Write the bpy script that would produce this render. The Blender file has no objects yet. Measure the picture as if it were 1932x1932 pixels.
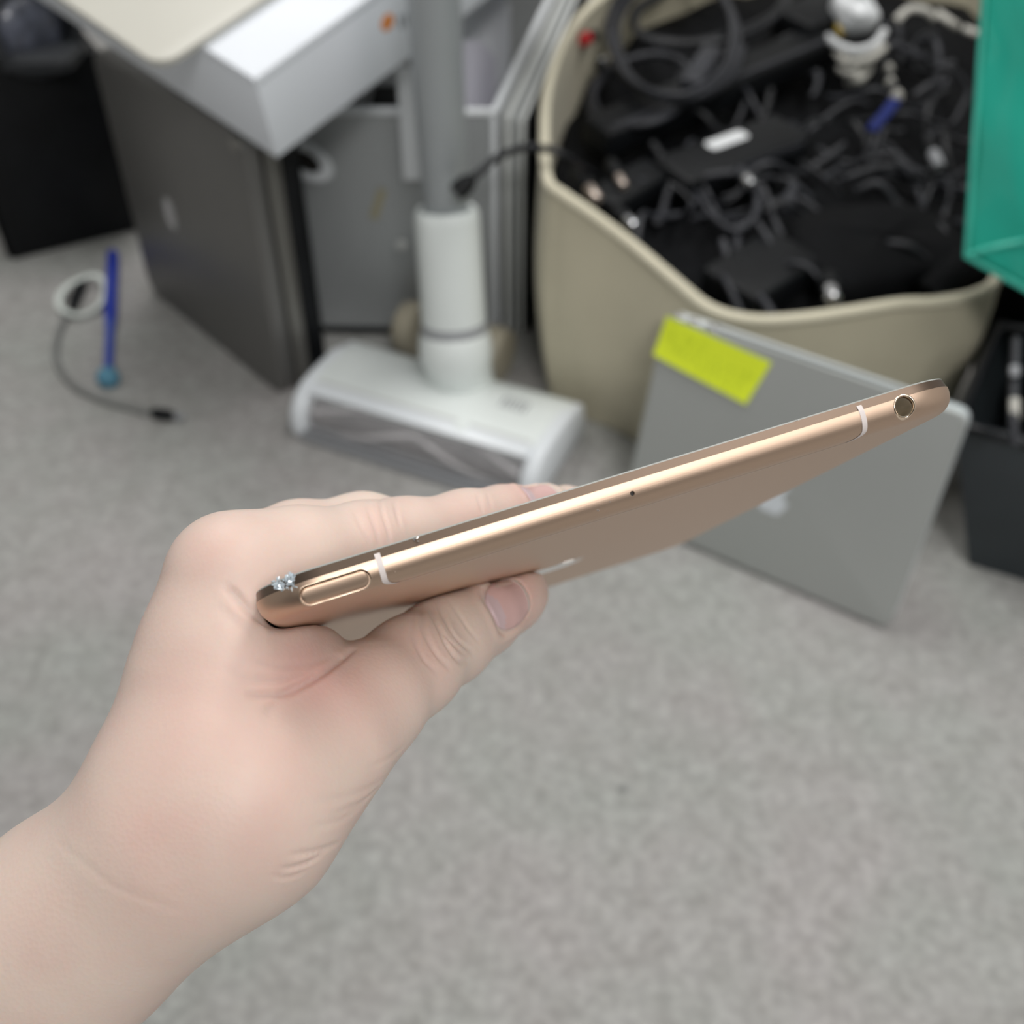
import bpy, bmesh, math, random
import numpy as np
from mathutils import Vector, Matrix
from mathutils.bvhtree import BVHTree

random.seed(7)
SC = bpy.context.scene
COL = SC.collection
# ------------------------------------------------------------------ camera
FPX, CPX = 2100.0, 966.0
CAMH, PITCH = 0.80, math.radians(42)
cam_d = bpy.data.cameras.new('camera')
cam = bpy.data.objects.new('camera', cam_d); COL.objects.link(cam)
cam_d.sensor_width = 36; cam_d.lens = FPX / 1932 * 36
cam.location = (0, 0, CAMH)
cam.rotation_euler = (math.pi / 2 - PITCH, 0, 0)
cam_d.clip_start = 0.01
cam_d.dof.use_dof = True
cam_d.dof.focus_distance = 0.206
cam_d.dof.aperture_fstop = 14.5
SC.camera = cam
# ------------------------------------------------------------------ world, lamps, exposure
w = bpy.data.worlds.new('world'); SC.world = w; w.use_nodes = True
w.node_tree.nodes['Background'].inputs[0].default_value = (0.9, 0.95, 1.0, 1)
w.node_tree.nodes['Background'].inputs[1].default_value = 0.2
def area(name, loc, sx, sy, power, col=(1, 0.985, 0.96), target=None):
    d = bpy.data.lights.new(name, 'AREA'); d.shape = 'RECTANGLE'; d.size = sx; d.size_y = sy
    d.energy = power; d.color = col
    o = bpy.data.objects.new(name, d); COL.objects.link(o); o.location = loc
    return o
area('ceiling_lamp', (0.8, 1.2, 2.42), 0.5, 1.4, 16)
area('ceiling_lamp.001', (-0.6, 1.7, 2.42), 0.5, 1.2, 22)
area('ceiling_lamp.002', (0.75, -0.45, 2.42), 0.9, 1.1, 13)
area('ceiling_lamp.003', (0.45, -1.75, 2.42), 0.7, 0.7, 44)
vs = SC.view_settings
vs.view_transform = 'Standard'; vs.look = 'None'; vs.gamma = 1.0; vs.exposure = 0.2
vs.use_curve_mapping = False
# ------------------------------------------------------------------ projection helpers (true positions in the room)
cT, sT = math.cos(PITCH), math.sin(PITCH)
RGT = Vector((1, 0, 0)); FWD = Vector((0, cT, -sT)); UPV = Vector((0, sT, cT)); EYE = Vector((0, 0, CAMH))
def ray(px, py): return RGT * ((px - CPX) / FPX) - UPV * ((py - CPX) / FPX) + FWD
def P(px, py, d): return EYE + ray(px, py) * d
def G(px, py, z=0.0):
    r = ray(px, py); return EYE + r * ((z - CAMH) / r.z)
def ray_plane(px, py, p0, n):
    r = ray(px, py); return EYE + r * ((p0 - EYE).dot(n) / r.dot(n))
# ------------------------------------------------------------------ materials
def mat(name, col, rough=0.5, metal=0.0, noise=None, bump=None, spec=0.5, sss=0, coat=0, trans=0, ior=1.45, sheen=0):
    m = bpy.data.materials.new(name); m.use_nodes = True
    nt = m.node_tree; b = nt.nodes['Principled BSDF']
    b.inputs['Base Color'].default_value = (*col, 1); b.inputs['Roughness'].default_value = rough
    b.inputs['Metallic'].default_value = metal; b.inputs['Specular IOR Level'].default_value = spec
    b.inputs['Coat Weight'].default_value = coat; b.inputs['Transmission Weight'].default_value = trans
    b.inputs['IOR'].default_value = ior; b.inputs['Sheen Weight'].default_value = sheen
    tc = nt.nodes.new('ShaderNodeTexCoord')
    if noise:                                   # (scale, amount, detail)
        n = nt.nodes.new('ShaderNodeTexNoise'); n.inputs['Scale'].default_value = noise[0]
        n.inputs['Detail'].default_value = noise[2] if len(noise) > 2 else 3
        nt.links.new(tc.outputs['Object'], n.inputs['Vector'])
        mx = nt.nodes.new('ShaderNodeMix'); mx.data_type = 'RGBA'
        a = noise[1]
        mx.inputs[6].default_value = (*[c * (1 - a) for c in col], 1)
        mx.inputs[7].default_value = (*[min(1, c * (1 + a)) for c in col], 1)
        cr = nt.nodes.new('ShaderNodeMapRange'); cr.inputs[1].default_value = .3; cr.inputs[2].default_value = .7
        nt.links.new(n.outputs['Fac'], cr.inputs[0]); nt.links.new(cr.outputs[0], mx.inputs[0])
        nt.links.new(mx.outputs[2], b.inputs['Base Color'])
    if bump:                                    # (scale, strength, distance)
        n = nt.nodes.new('ShaderNodeTexNoise'); n.inputs['Scale'].default_value = bump[0]; n.inputs['Detail'].default_value = 4
        nt.links.new(tc.outputs['Object'], n.inputs['Vector'])
        bp = nt.nodes.new('ShaderNodeBump'); bp.inputs['Strength'].default_value = bump[1]; bp.inputs['Distance'].default_value = bump[2]
        nt.links.new(n.outputs['Fac'], bp.inputs['Height']); nt.links.new(bp.outputs[0], b.inputs['Normal'])
    return m
M = {}
M['gold'] = mat('gold_aluminium', (0.63, 0.465, 0.355), 0.46, 1.0, bump=(9000, 0.10, 0.00004))
M['goldcut'] = mat('gold_cut_edge', (0.95, 0.77, 0.60), 0.18, 1.0)
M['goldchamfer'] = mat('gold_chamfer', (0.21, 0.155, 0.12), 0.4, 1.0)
M['antenna'] = mat('antenna_plastic', (0.74, 0.67, 0.65), 0.45)
M['seam'] = mat('seam_plastic', (0.78, 0.70, 0.64), 0.45)
M['glass'] = mat('screen_glass', (0.40, 0.42, 0.40), 0.2)
M['chip'] = mat('broken_glass', (0.62, 0.70, 0.76), 0.08, 0.35, coat=1.0)
M['jack'] = mat('jack_bore', (0.62, 0.56, 0.46), 0.35, 0.6)
M['dark'] = mat('hole_shade', (0.015, 0.012, 0.01), 0.6)  # near-black colour standing in for the shade inside holes
M['mirror'] = mat('mirror_logo', (0.93, 0.91, 0.89), 0.12, 1.0)
M['white'] = mat('white_plastic', (0.80, 0.85, 0.84), 0.38, noise=(8, .02))
M['white2'] = mat('white_end_plastic', (0.78, 0.82, 0.86), 0.30)
M['card'] = mat('white_cardboard', (0.82, 0.86, 0.92), 0.55, noise=(5, .015))
M['cream'] = mat('cream_lid', (0.55, 0.54, 0.485), 0.42, noise=(4, .02))
M['pole'] = mat('grey_tube', (0.42, 0.45, 0.47), 0.42, 0.2, noise=(6, .05))
M['beigewheel'] = mat('beige_plastic', (0.42, 0.385, 0.30), 0.5, noise=(25, .1))
M['greyplastic'] = mat('grey_plastic', (0.30, 0.31, 0.33), 0.45)
M['bristle'] = mat('brush_roll', (0.085, 0.075, 0.075), 0.8, noise=(40, .5))
M['bristle2'] = mat('brush_strip', (0.52, 0.50, 0.51), 0.8, noise=(60, .2))
M['canvas'] = mat('beige_canvas', (0.55, 0.51, 0.385), 0.85, noise=(7, .09, 4), bump=(700, .3, .0004), sheen=.1)
M['hem'] = mat('beige_hem', (0.64, 0.60, 0.47), 0.85, noise=(12, .06), bump=(700, .3, .0004))
M['black'] = mat('black_plastic', (0.0050, 0.0058, 0.0072), 0.5, noise=(20, .25), bump=(300, .2, .0004), spec=.3)
M['blackgloss'] = mat('black_glossy', (0.012, 0.013, 0.016), 0.3)
M['cable'] = mat('black_cable', (0.011, 0.012, 0.015), 0.45, noise=(30, .3))
M['cable2'] = mat('charcoal_cable', (0.026, 0.0275, 0.034), 0.5, noise=(30, .25))
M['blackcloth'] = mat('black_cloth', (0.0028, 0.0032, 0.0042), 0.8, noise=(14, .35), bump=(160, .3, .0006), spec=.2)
M['chrome'] = mat('bright_metal', (0.80, 0.81, 0.84), 0.22, 1.0)
M['brass'] = mat('pale_brass', (0.62, 0.53, 0.47), 0.35, 0.8)
M['silver'] = mat('silver_aluminium', (0.46, 0.48, 0.47), 0.42, 0.5, noise=(3, .03))
M['silveredge'] = mat('lit_aluminium_edge', (0.80, 0.85, 0.88), 0.35, 0.3)  # brighter than the lid: light from above put into the colour
M['hinge'] = mat('grey_hinge', (0.30, 0.33, 0.345), 0.4, 0.5)
M['logo_white'] = mat('pale_logo', (0.72, 0.77, 0.82), 0.25, 0.2)
M['darkcase'] = mat('dark_grey_aluminium', (0.165, 0.163, 0.158), 0.4, 0.45, noise=(3, .08))
M['darkcase2'] = mat('grey_case_edge', (0.24, 0.235, 0.22), 0.4, 0.6)
M['badge'] = mat('pale_badge', (0.52, 0.52, 0.54), 0.35, 0.4)
M['yellow'] = mat('yellow_note', (0.80, 0.94, 0.035), 0.7, noise=(18, .05))
M['ink'] = mat('faded_ink', (0.60, 0.72, 0.03), 0.7)
M['blue'] = mat('blue_plastic', (0.012, 0.035, 0.36), 0.35)
M['blue2'] = mat('lighter_blue_plastic', (0.05, 0.09, 0.42), 0.4)
M['teal'] = mat('teal_rubber', (0.09, 0.25, 0.36), 0.55)
M['tape'] = mat('clear_white_tape', (0.66, 0.71, 0.68), 0.3)
M['greycord'] = mat('grey_cord', (0.19, 0.195, 0.19), 0.55)
M['green'] = mat('green_laminate', (0.028, 0.43, 0.325), 0.26, noise=(9, .12, 2), coat=.4)
M['greenseam'] = mat('green_seam', (0.07, 0.50, 0.39), 0.35)
M['slate'] = mat('dark_slate_plastic', (0.035, 0.043, 0.049), 0.33, noise=(6, .25))
M['rim'] = mat('white_metal_rim', (0.76, 0.79, 0.82), 0.4)
M['greyboard'] = mat('grey_board', (0.42, 0.44, 0.44), 0.5)
M['paleboard'] = mat('pale_grey_board', (0.62, 0.64, 0.63), 0.5)
M['paper'] = mat('lilac_white_paper', (0.60, 0.595, 0.67), 0.7)
M['whitepaper'] = mat('white_paper', (0.74, 0.76, 0.80), 0.7)  # plain white of the taller sheet
M['orange'] = mat('orange_print', (0.85, 0.30, 0.07), 0.6)
M['greyprint'] = mat('grey_print', (0.30, 0.32, 0.34), 0.6)
M['red'] = mat('red_plastic', (0.50, 0.025, 0.03), 0.4)
M['lensglass'] = mat('lens_glass', (0.10, 0.11, 0.145), 0.35, coat=.3, noise=(60, .5))
M['rubber'] = mat('black_rubber', (0.028, 0.031, 0.036), 0.55)
M['bluetie'] = mat('blue_strap', (0.006, 0.018, 0.15), 0.7)
M['whiteplug'] = mat('white_charger', (0.72, 0.74, 0.76), 0.35)
M['ivory'] = mat('ivory_cord', (0.50, 0.49, 0.45), 0.5)
M['yellowed'] = mat('yellowed_plastic', (0.50, 0.36, 0.07), 0.5)
M['straw'] = mat('straw_tape', (0.36, 0.33, 0.22), 0.6)
M['wall'] = mat('grey_wall_paint', (0.68, 0.68, 0.67), 0.9, noise=(2, .04))
M['darkwall'] = mat('darkened_wall', (0.035, 0.035, 0.037), 0.9)  # wall darkened to put a dark band into the tablet reflections
M['ceilw'] = mat('white_ceiling_tile', (0.85, 0.85, 0.85), 0.9)

def clear_plastic():
    m = bpy.data.materials.new('clear_window_plastic'); m.use_nodes = True
    nt = m.node_tree; b = nt.nodes['Principled BSDF']
    b.inputs['Base Color'].default_value = (.9, .9, .93, 1); b.inputs['Roughness'].default_value = .08
    b.inputs['Alpha'].default_value = .13
    return m
M['clear'] = clear_plastic()

def perforated():
    m = bpy.data.materials.new('perforated_grey_metal'); m.use_nodes = True
    nt = m.node_tree; b = nt.nodes['Principled BSDF']
    b.inputs['Base Color'].default_value = (.42, .44, .45, 1); b.inputs['Roughness'].default_value = .4
    b.inputs['Metallic'].default_value = .3
    tc = nt.nodes.new('ShaderNodeTexCoord')
    mp = nt.nodes.new('ShaderNodeMapping'); mp.inputs['Rotation'].default_value = (0, math.radians(45), 0)
    mp.inputs['Scale'].default_value = (1 / .0048,) * 3
    nt.links.new(tc.outputs['Object'], mp.inputs['Vector'])
    sp = nt.nodes.new('ShaderNodeSeparateXYZ'); nt.links.new(mp.outputs[0], sp.inputs[0])
    outs = []
    for ax in (0, 2):
        fr = nt.nodes.new('ShaderNodeMath'); fr.operation = 'FRACT'; nt.links.new(sp.outputs[ax], fr.inputs[0])
        sb = nt.nodes.new('ShaderNodeMath'); sb.operation = 'SUBTRACT'; sb.inputs[1].default_value = .5; nt.links.new(fr.outputs[0], sb.inputs[0])
        sq = nt.nodes.new('ShaderNodeMath'); sq.operation = 'MULTIPLY'; nt.links.new(sb.outputs[0], sq.inputs[0]); nt.links.new(sb.outputs[0], sq.inputs[1])
        outs.append(sq)
    ad = nt.nodes.new('ShaderNodeMath'); ad.operation = 'ADD'
    nt.links.new(outs[0].outputs[0], ad.inputs[0]); nt.links.new(outs[1].outputs[0], ad.inputs[1])
    gt = nt.nodes.new('ShaderNodeMath'); gt.operation = 'GREATER_THAN'; gt.inputs[1].default_value = .045
    nt.links.new(ad.outputs[0], gt.inputs[0]); nt.links.new(gt.outputs[0], b.inputs['Alpha'])
    return m
M['perf'] = perforated()

def carpet_mat():
    m = bpy.data.materials.new('grey_carpet'); m.use_nodes = True
    nt = m.node_tree; b = nt.nodes['Principled BSDF']; b.inputs['Roughness'].default_value = 1.0
    b.inputs['Specular IOR Level'].default_value = .1
    tc = nt.nodes.new('ShaderNodeTexCoord')
    def nz(s, d):
        n = nt.nodes.new('ShaderNodeTexNoise'); n.inputs['Scale'].default_value = s; n.inputs['Detail'].default_value = d
        nt.links.new(tc.outputs['Object'], n.inputs['Vector']); return n
    a, c, f = nz(42, 3), nz(105, 2), nz(6, 3)
    r1 = nt.nodes.new('ShaderNodeValToRGB')
    r1.color_ramp.elements[0].position = .32; r1.color_ramp.elements[0].color = (.315, .312, .305, 1)
    r1.color_ramp.elements[1].position = .68; r1.color_ramp.elements[1].color = (.372, .369, .366, 1)
    nt.links.new(a.outputs['Fac'], r1.inputs[0])
    r2 = nt.nodes.new('ShaderNodeValToRGB')
    r2.color_ramp.elements[0].position = .35; r2.color_ramp.elements[0].color = (.86, .86, .86, 1)
    r2.color_ramp.elements[1].position = .68; r2.color_ramp.elements[1].color = (1.10, 1.10, 1.10, 1)
    nt.links.new(c.outputs['Fac'], r2.inputs[0])
    r3 = nt.nodes.new('ShaderNodeValToRGB')
    r3.color_ramp.elements[0].position = .35; r3.color_ramp.elements[0].color = (.97, 1.0, .97, 1)
    r3.color_ramp.elements[1].position = .65; r3.color_ramp.elements[1].color = (1.03, 1.0, 1.0, 1)
    nt.links.new(f.outputs['Fac'], r3.inputs[0])
    mu = nt.nodes.new('ShaderNodeMix'); mu.data_type = 'RGBA'; mu.blend_type = 'MULTIPLY'; mu.inputs[0].default_value = 1
    nt.links.new(r1.outputs[0], mu.inputs[6]); nt.links.new(r2.outputs[0], mu.inputs[7])
    mv = nt.nodes.new('ShaderNodeMix'); mv.data_type = 'RGBA'; mv.blend_type = 'MULTIPLY'; mv.inputs[0].default_value = 1
    nt.links.new(mu.outputs[2], mv.inputs[6]); nt.links.new(r3.outputs[0], mv.inputs[7])
    nt.links.new(mv.outputs[2], b.inputs['Base Color'])
    bp = nt.nodes.new('ShaderNodeBump'); bp.inputs['Strength'].default_value = .5; bp.inputs['Distance'].default_value = .003
    nt.links.new(c.outputs['Fac'], bp.inputs['Height']); nt.links.new(bp.outputs[0], b.inputs['Normal'])
    return m
M['carpet'] = carpet_mat()
# ------------------------------------------------------------------ object helpers
def tag(o, label=None, cat=None, group=None, kind=None):
    if label: o['label'] = label
    if cat: o['category'] = cat
    if group: o['group'] = group
    if kind: o['kind'] = kind
    return o
def thing(name, label, cat, loc, group=None):
    o = bpy.data.objects.new(name, None); COL.objects.link(o); o.location = loc; o.empty_display_size = .02
    return tag(o, label, cat, group)
def mesh(name, verts, faces, m, parent=None, smooth=False, flat_angle=None):
    """verts in world coordinates; one mesh object"""
    org = Vector((0, 0, 0))
    p = parent
    while p is not None: org += Vector(p.location); p = p.parent
    me = bpy.data.meshes.new(name)
    if parent is None:
        vs_ = [Vector(v) for v in verts]
        zmin = min(v.z for v in vs_); cx = sum(v.x for v in vs_) / len(vs_); cy = sum(v.y for v in vs_) / len(vs_)
        org = Vector((cx, cy, zmin))
    me.from_pydata([tuple(Vector(v) - org) for v in verts], [], faces)
    bm = bmesh.new(); bm.from_mesh(me); bmesh.ops.recalc_face_normals(bm, faces=bm.faces); bm.to_mesh(me); bm.free()
    if smooth: me.polygons.foreach_set('use_smooth', [True] * len(me.polygons))
    if smooth and flat_angle:
        me.set_sharp_from_angle(angle=math.radians(flat_angle))
    me.materials.append(M[m] if isinstance(m, str) else m)
    o = bpy.data.objects.new(name, me); COL.objects.link(o)
    if parent is None: o.location = org
    else: o.parent = parent
    return o
def frame(o, x, y, z):
    """4x4 from origin and axes"""
    return Matrix(((x.x, y.x, z.x, o.x), (x.y, y.y, z.y, o.y), (x.z, y.z, z.z, o.z), (0, 0, 0, 1)))
def box_geo(mtx, size, bev=0.0, seg=2):
    """box centred at mtx origin; size full extents"""
    bm = bmesh.new(); bmesh.ops.create_cube(bm, size=1)
    for v in bm.verts: v.co = Vector((v.co.x * size[0], v.co.y * size[1], v.co.z * size[2]))
    if bev > 0:
        bmesh.ops.bevel(bm, geom=list(bm.edges), offset=bev, segments=seg, profile=.5, affect='EDGES')
    bm.verts.index_update()
    V = [mtx @ v.co for v in bm.verts]; F_ = [[v.index for v in f.verts] for f in bm.faces]
    bm.free(); return V, F_
def box(name, mtx, size, m, parent=None, bev=0.0, seg=2):
    V, F_ = box_geo(mtx, size, bev, seg)
    return mesh(name, V, F_, m, parent, smooth=bev > 0, flat_angle=40)
def rrect(wd, ht, r, n=6):
    pts = []
    for cx, cy, a0 in ((wd / 2 - r, ht / 2 - r, 0), (-wd / 2 + r, ht / 2 - r, 90), (-wd / 2 + r, -ht / 2 + r, 180), (wd / 2 - r, -ht / 2 + r, 270)):
        for i in range(n + 1):
            a = math.radians(a0 + 90 * i / n); pts.append((cx + r * math.cos(a), cy + r * math.sin(a)))
    return pts
def slab_geo(mtx, wd, ht, r, profile, n=6):
    """rounded rectangle lofted through profile [(inset, z)...]"""
    V, F_ = [], []; k = 4 * (n + 1)
    for ins, z in profile:
        rr = max(r - ins, r * .12 + .0001)
        for x, y in rrect(wd - 2 * ins, ht - 2 * ins, rr, n): V.append(mtx @ Vector((x, y, z)))
    L = len(profile)
    for j in range(L - 1):
        for i in range(k):
            a, b_ = j * k + i, j * k + (i + 1) % k
            F_.append([a, b_, b_ + k, a + k])
    F_.append(list(range(k))[::-1]); F_.append([(L - 1) * k + i for i in range(k)])
    return V, F_
def slab(name, mtx, wd, ht, r, profile, m, parent=None, n=6, ang=35):
    V, F_ = slab_geo(mtx, wd, ht, r, profile, n)
    return mesh(name, V, F_, m, parent, smooth=True, flat_angle=ang)
def lathe_geo(mtx, prof, n=32, closed=False):
    """prof [(r,z)...] around local z"""
    V, F_ = [], []
    for r, z in prof:
        for i in range(n):
            a = 2 * math.pi * i / n; V.append(mtx @ Vector((r * math.cos(a), r * math.sin(a), z)))
    L = len(prof)
    for j in range(L - 1):
        for i in range(n):
            a, b_ = j * n + i, j * n + (i + 1) % n
            F_.append([a, b_, b_ + n, a + n])
    if closed:
        for i in range(n):
            a, b_ = (L - 1) * n + i, (L - 1) * n + (i + 1) % n
            F_.append([a, b_, (i + 1) % n, i])
    else:
        F_.append(list(range(n))[::-1]); F_.append([(L - 1) * n + i for i in range(n)])
    return V, F_
def lathe(name, mtx, prof, m, parent=None, n=32, closed=False, ang=40):
    V, F_ = lathe_geo(mtx, prof, n, closed)
    return mesh(name, V, F_, m, parent, smooth=True, flat_angle=ang)
def axis_frame(a, b, roll=None):
    z = (b - a).normalized(); t = roll or (Vector((0, 0, 1)) if abs(z.z) < .9 else Vector((1, 0, 0)))
    x = t.cross(z).normalized(); y = z.cross(x)
    return frame(a, x, y, z)
def spline(pts, n=8, closed=False):
    pts = [Vector(p) for p in pts]; out = []; N = len(pts)
    rng = range(N if closed else N - 1)
    for i in rng:
        if closed: p0, p1, p2, p3 = pts[i - 1], pts[i], pts[(i + 1) % N], pts[(i + 2) % N]
        else: p0, p1, p2, p3 = pts[max(i - 1, 0)], pts[i], pts[i + 1], pts[min(i + 2, N - 1)]
        for j in range(n):
            t = j / n
            out.append(.5 * ((2 * p1) + (p2 - p0) * t + (2 * p0 - 5 * p1 + 4 * p2 - p3) * t * t + (3 * p1 - p0 - 3 * p2 + p3) * t ** 3))
    if not closed: out.append(pts[-1])
    return out
def tube_geo(pts, r, k=8, closed=False, flat=1.0):
    V, F_ = [], []; N = len(pts); rad = r if callable(r) else (lambda s: r)
    prev = None
    for i, p in enumerate(pts):
        if closed: d = pts[(i + 1) % N] - pts[i - 1]
        else: d = pts[min(i + 1, N - 1)] - pts[max(i - 1, 0)]
        d = d.normalized() if d.length > 1e-9 else Vector((1, 0, 0))
        if prev is None:
            u = d.cross(Vector((0, 0, 1)));
            if u.length < .1: u = d.cross(Vector((1, 0, 0)))
        else: u = prev - d * prev.dot(d)
        u.normalize(); prev = u; v = d.cross(u)
        rr = rad(i / max(1, N - 1))
        for j in range(k):
            a = 2 * math.pi * j / k; V.append(p + u * (rr * math.cos(a)) + v * (rr * flat * math.sin(a)))
    for i in range(N if closed else N - 1):
        for j in range(k):
            a, b_ = i * k + j, i * k + (j + 1) % k; i2 = (i + 1) % N
            F_.append([a, b_, i2 * k + (j + 1) % k, i2 * k + j])
    if not closed:
        F_.append(list(range(k))[::-1]); F_.append([(N - 1) * k + j for j in range(k)])
    return V, F_
def tube(name, pts, r, m, parent=None, k=8, closed=False, n=8, flat=1.0):
    V, F_ = tube_geo(spline(pts, n, closed), r, k, closed, flat)
    return mesh(name, V, F_, m, parent, smooth=True, flat_angle=60)
def join(*gs):
    V, F_ = [], []
    for v, f in gs:
        o = len(V); V += v; F_ += [[i + o for i in q] for q in f]
    return V, F_
def boolean(o, cutters):
    for c in cutters:
        md = o.modifiers.new('cut', 'BOOLEAN'); md.object = c; md.operation = 'DIFFERENCE'; md.solver = 'EXACT'
    bpy.context.view_layer.update()
    dg = bpy.context.evaluated_depsgraph_get()
    me = bpy.data.meshes.new_from_object(o.evaluated_get(dg))
    o.modifiers.clear(); old = o.data; o.data = me
    me.polygons.foreach_set('use_smooth', [True] * len(me.polygons)); me.set_sharp_from_angle(angle=math.radians(35))
    for c in cutters: bpy.data.objects.remove(c)
# ------------------------------------------------------------------ the room
def plane(name, pts, m):
    o = mesh(name, pts, [[0, 1, 2, 3]], m); tag(o, kind='structure'); return o
plane('floor', [(-2.6, -2.2, 0), (2.6, -2.2, 0), (2.6, 3.2, 0), (-2.6, 3.2, 0)], 'carpet')
plane('ceiling', [(-2.6, -2.2, 2.5), (2.6, -2.2, 2.5), (2.6, 3.2, 2.5), (-2.6, 3.2, 2.5)], 'ceilw')
plane('wall_back', [(-2.6, 3.2, 0), (2.6, 3.2, 0), (2.6, 3.2, 2.5), (-2.6, 3.2, 2.5)], 'wall')
plane('wall_front', [(-2.6, -2.2, 0), (2.6, -2.2, 0), (2.6, -2.2, 2.5), (-2.6, -2.2, 2.5)], 'darkwall')
plane('wall_left', [(-2.6, -2.2, 0), (-2.6, 3.2, 0), (-2.6, 3.2, 2.5), (-2.6, -2.2, 2.5)], 'wall')
plane('wall_right', [(2.6, -2.2, 0), (2.6, 3.2, 0), (2.6, 3.2, 2.5), (2.6, -2.2, 2.5)], 'wall')

# ------------------------------------------------------------------ tablet
TW, TH = 0.1348, 0.1975
TX = Vector((0.94277, 0.31685, 0.10387)).normalized()
TY = Vector((-0.12219, 0.61815, -0.7765)); TY = (TY - TX * TY.dot(TX)).normalized()
TZ = TX.cross(TY)
TO = EYE + Vector((0.0211, 0.14552, -0.12532))
TF = frame(TO, TX, TY, TZ)                      # x along top edge, y down the length, z towards the screen
TFI = TF.inverted()
def on_edge(px, py):
    p = TFI @ ray_plane(px, py, TO, TY); return p.x, p.z
def on_back(px, py):
    p = TFI @ ray_plane(px, py, TO - TZ * .00305, TZ); return p.x, p.y
tab = thing('tablet', 'gold aluminium tablet with chipped corner held edge-on by the hand', 'tablet', TO)
TC = TF @ Matrix.Translation((0, TH / 2, 0))
CV, CZ0, CZ1, PE = 0.0046, -0.00305, 0.0013, 2.45
def prof_ins(z):                               # inset of the rounded back edge at height z
    if z >= CZ1: return 0.0
    c = min(1, (CZ1 - z) / (CZ1 - CZ0)); return CV * (1 - max(0, 1 - c ** PE) ** (1 / PE))
prof = []
for i in range(19):
    ph = math.pi / 2 * i / 18
    prof.append((CV * (1 - math.sin(ph) ** (2 / PE)), CZ1 - (CZ1 - CZ0) * math.cos(ph) ** (2 / PE)))
prof[0] = (CV * 1.02, CZ0)
body = slab('body', TC, TW, TH, 0.0125, prof, 'gold', tab, n=12, ang=60)
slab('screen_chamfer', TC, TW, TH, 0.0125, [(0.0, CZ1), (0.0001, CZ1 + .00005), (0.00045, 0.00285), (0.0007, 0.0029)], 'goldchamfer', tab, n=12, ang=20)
slab('screen', TC, TW, TH, 0.0125, [(0.00062, 0.0027), (0.00052, 0.00285), (0.00052, 0.00305), (0.0006, 0.0031)], 'glass', tab, n=12, ang=20)
# headphone socket, button slot and microphone are cut into the edge
jx, jz = on_edge(1707, 764)
bx, bz = on_edge(632, 1107)
mx_, mz = on_edge(1194, 930)
def edge_frame(x, z, dy=0.0): return frame(TF @ Vector((x, dy, z)), TX, TZ, TY)
cj = lathe('cutter', edge_frame(jx, jz - .0002), [(.00185, -.003), (.00185, .010)], 'dark', n=28)
cm = lathe('cutter', edge_frame(mx_, mz), [(.00042, -.003), (.00042, .006)], 'dark', n=14)
BL_, BH_ = 0.0114, 0.0025
cb = slab('cutter', edge_frame(bx, bz), BL_ + .0006, BH_ + .0006, .00154, [(0, -.004), (0, .0035)], 'dark', n=8)
boolean(body, [cj, cm, cb])
# lining of the socket
lathe('socket_lining', edge_frame(jx, jz - .0002), [(.00184, .0012), (.00172, .0008), (.00160, .0012), (.00160, .0095), (.0004, .0096), (.0004, .0098), (.00184, .0098)], 'jack', tab, n=28, closed=True)
V, F_ = [], []
n = 40
for ring, (rr, lift) in enumerate(((.00178, .00040), (.00184, -.00008), (.00214, -.00012), (.00222, .00012))):
    for i in range(n):
        a = 2 * math.pi * i / n
        x, z = jx + rr * math.cos(a), jz - .0002 + rr * math.sin(a)
        V.append(TF @ Vector((x, prof_ins(z) + lift, z)))
for q in range(3):
    for i in range(n): F_.append([q * n + i, q * n + (i + 1) % n, (q + 1) * n + (i + 1) % n, (q + 1) * n + i])
mesh('socket_rim', V, F_, 'goldcut', tab, True)
lathe('socket_contact', edge_frame(jx - .0002, jz, .006), [(.0003, 0), (.0003, .003)], 'chrome', tab, n=10)
lathe('microphone_bore', edge_frame(mx_, mz), [(.00041, .0009), (.00041, .004)], 'dark', tab, n=14)
# the power button: pill following the edge curvature
def pill(wd, ht, r, ins, lift, name, m, rim=None, n=10):
    V, F_ = [], []
    rings = [(0.0, .0014), (0.0, .00005), (.00022, -.00012), (.0006, -.00014)]
    base = rrect(wd, ht, r, n)
    for o_, l_ in rings:
        for (x, z) in rrect(wd - 2 * o_, ht - 2 * o_, max(r - o_, .0002), n):
            V.append(TF @ Vector((bx + x, prof_ins(bz + z) + lift + l_, bz + z)))
    k = len(base)
    for j in range(3):
        for i in range(k): F_.append([j * k + i, j * k + (i + 1) % k, (j + 1) * k + (i + 1) % k, (j + 1) * k + i])
    F_.append([3 * k + i for i in range(k)])
    return mesh(name, V, F_, m, tab, True, 30)
pill(BL_, BH_, .00124, 0, 0.0, 'power_button', 'gold')
V, F_ = [], []
a_ = rrect(BL_ + .0006, BH_ + .0006, .00154, 10); b_ = rrect(BL_ + .00082, BH_ + .00082, .00164, 10)
for pts, l_ in ((a_, .00045), (a_, -.00006), (b_, -.00010), (b_, .0001)):
    for (x, z) in pts: V.append(TF @ Vector((bx + x, prof_ins(bz + z) + l_, bz + z)))
k = len(a_)
for j in range(3):
    for i in range(k): F_.append([j * k + i, j * k + (i + 1) % k, (j + 1) * k + (i + 1) % k, (j + 1) * k + i])
mesh('button_rim', V, F_, 'goldcut', tab, True)
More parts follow.
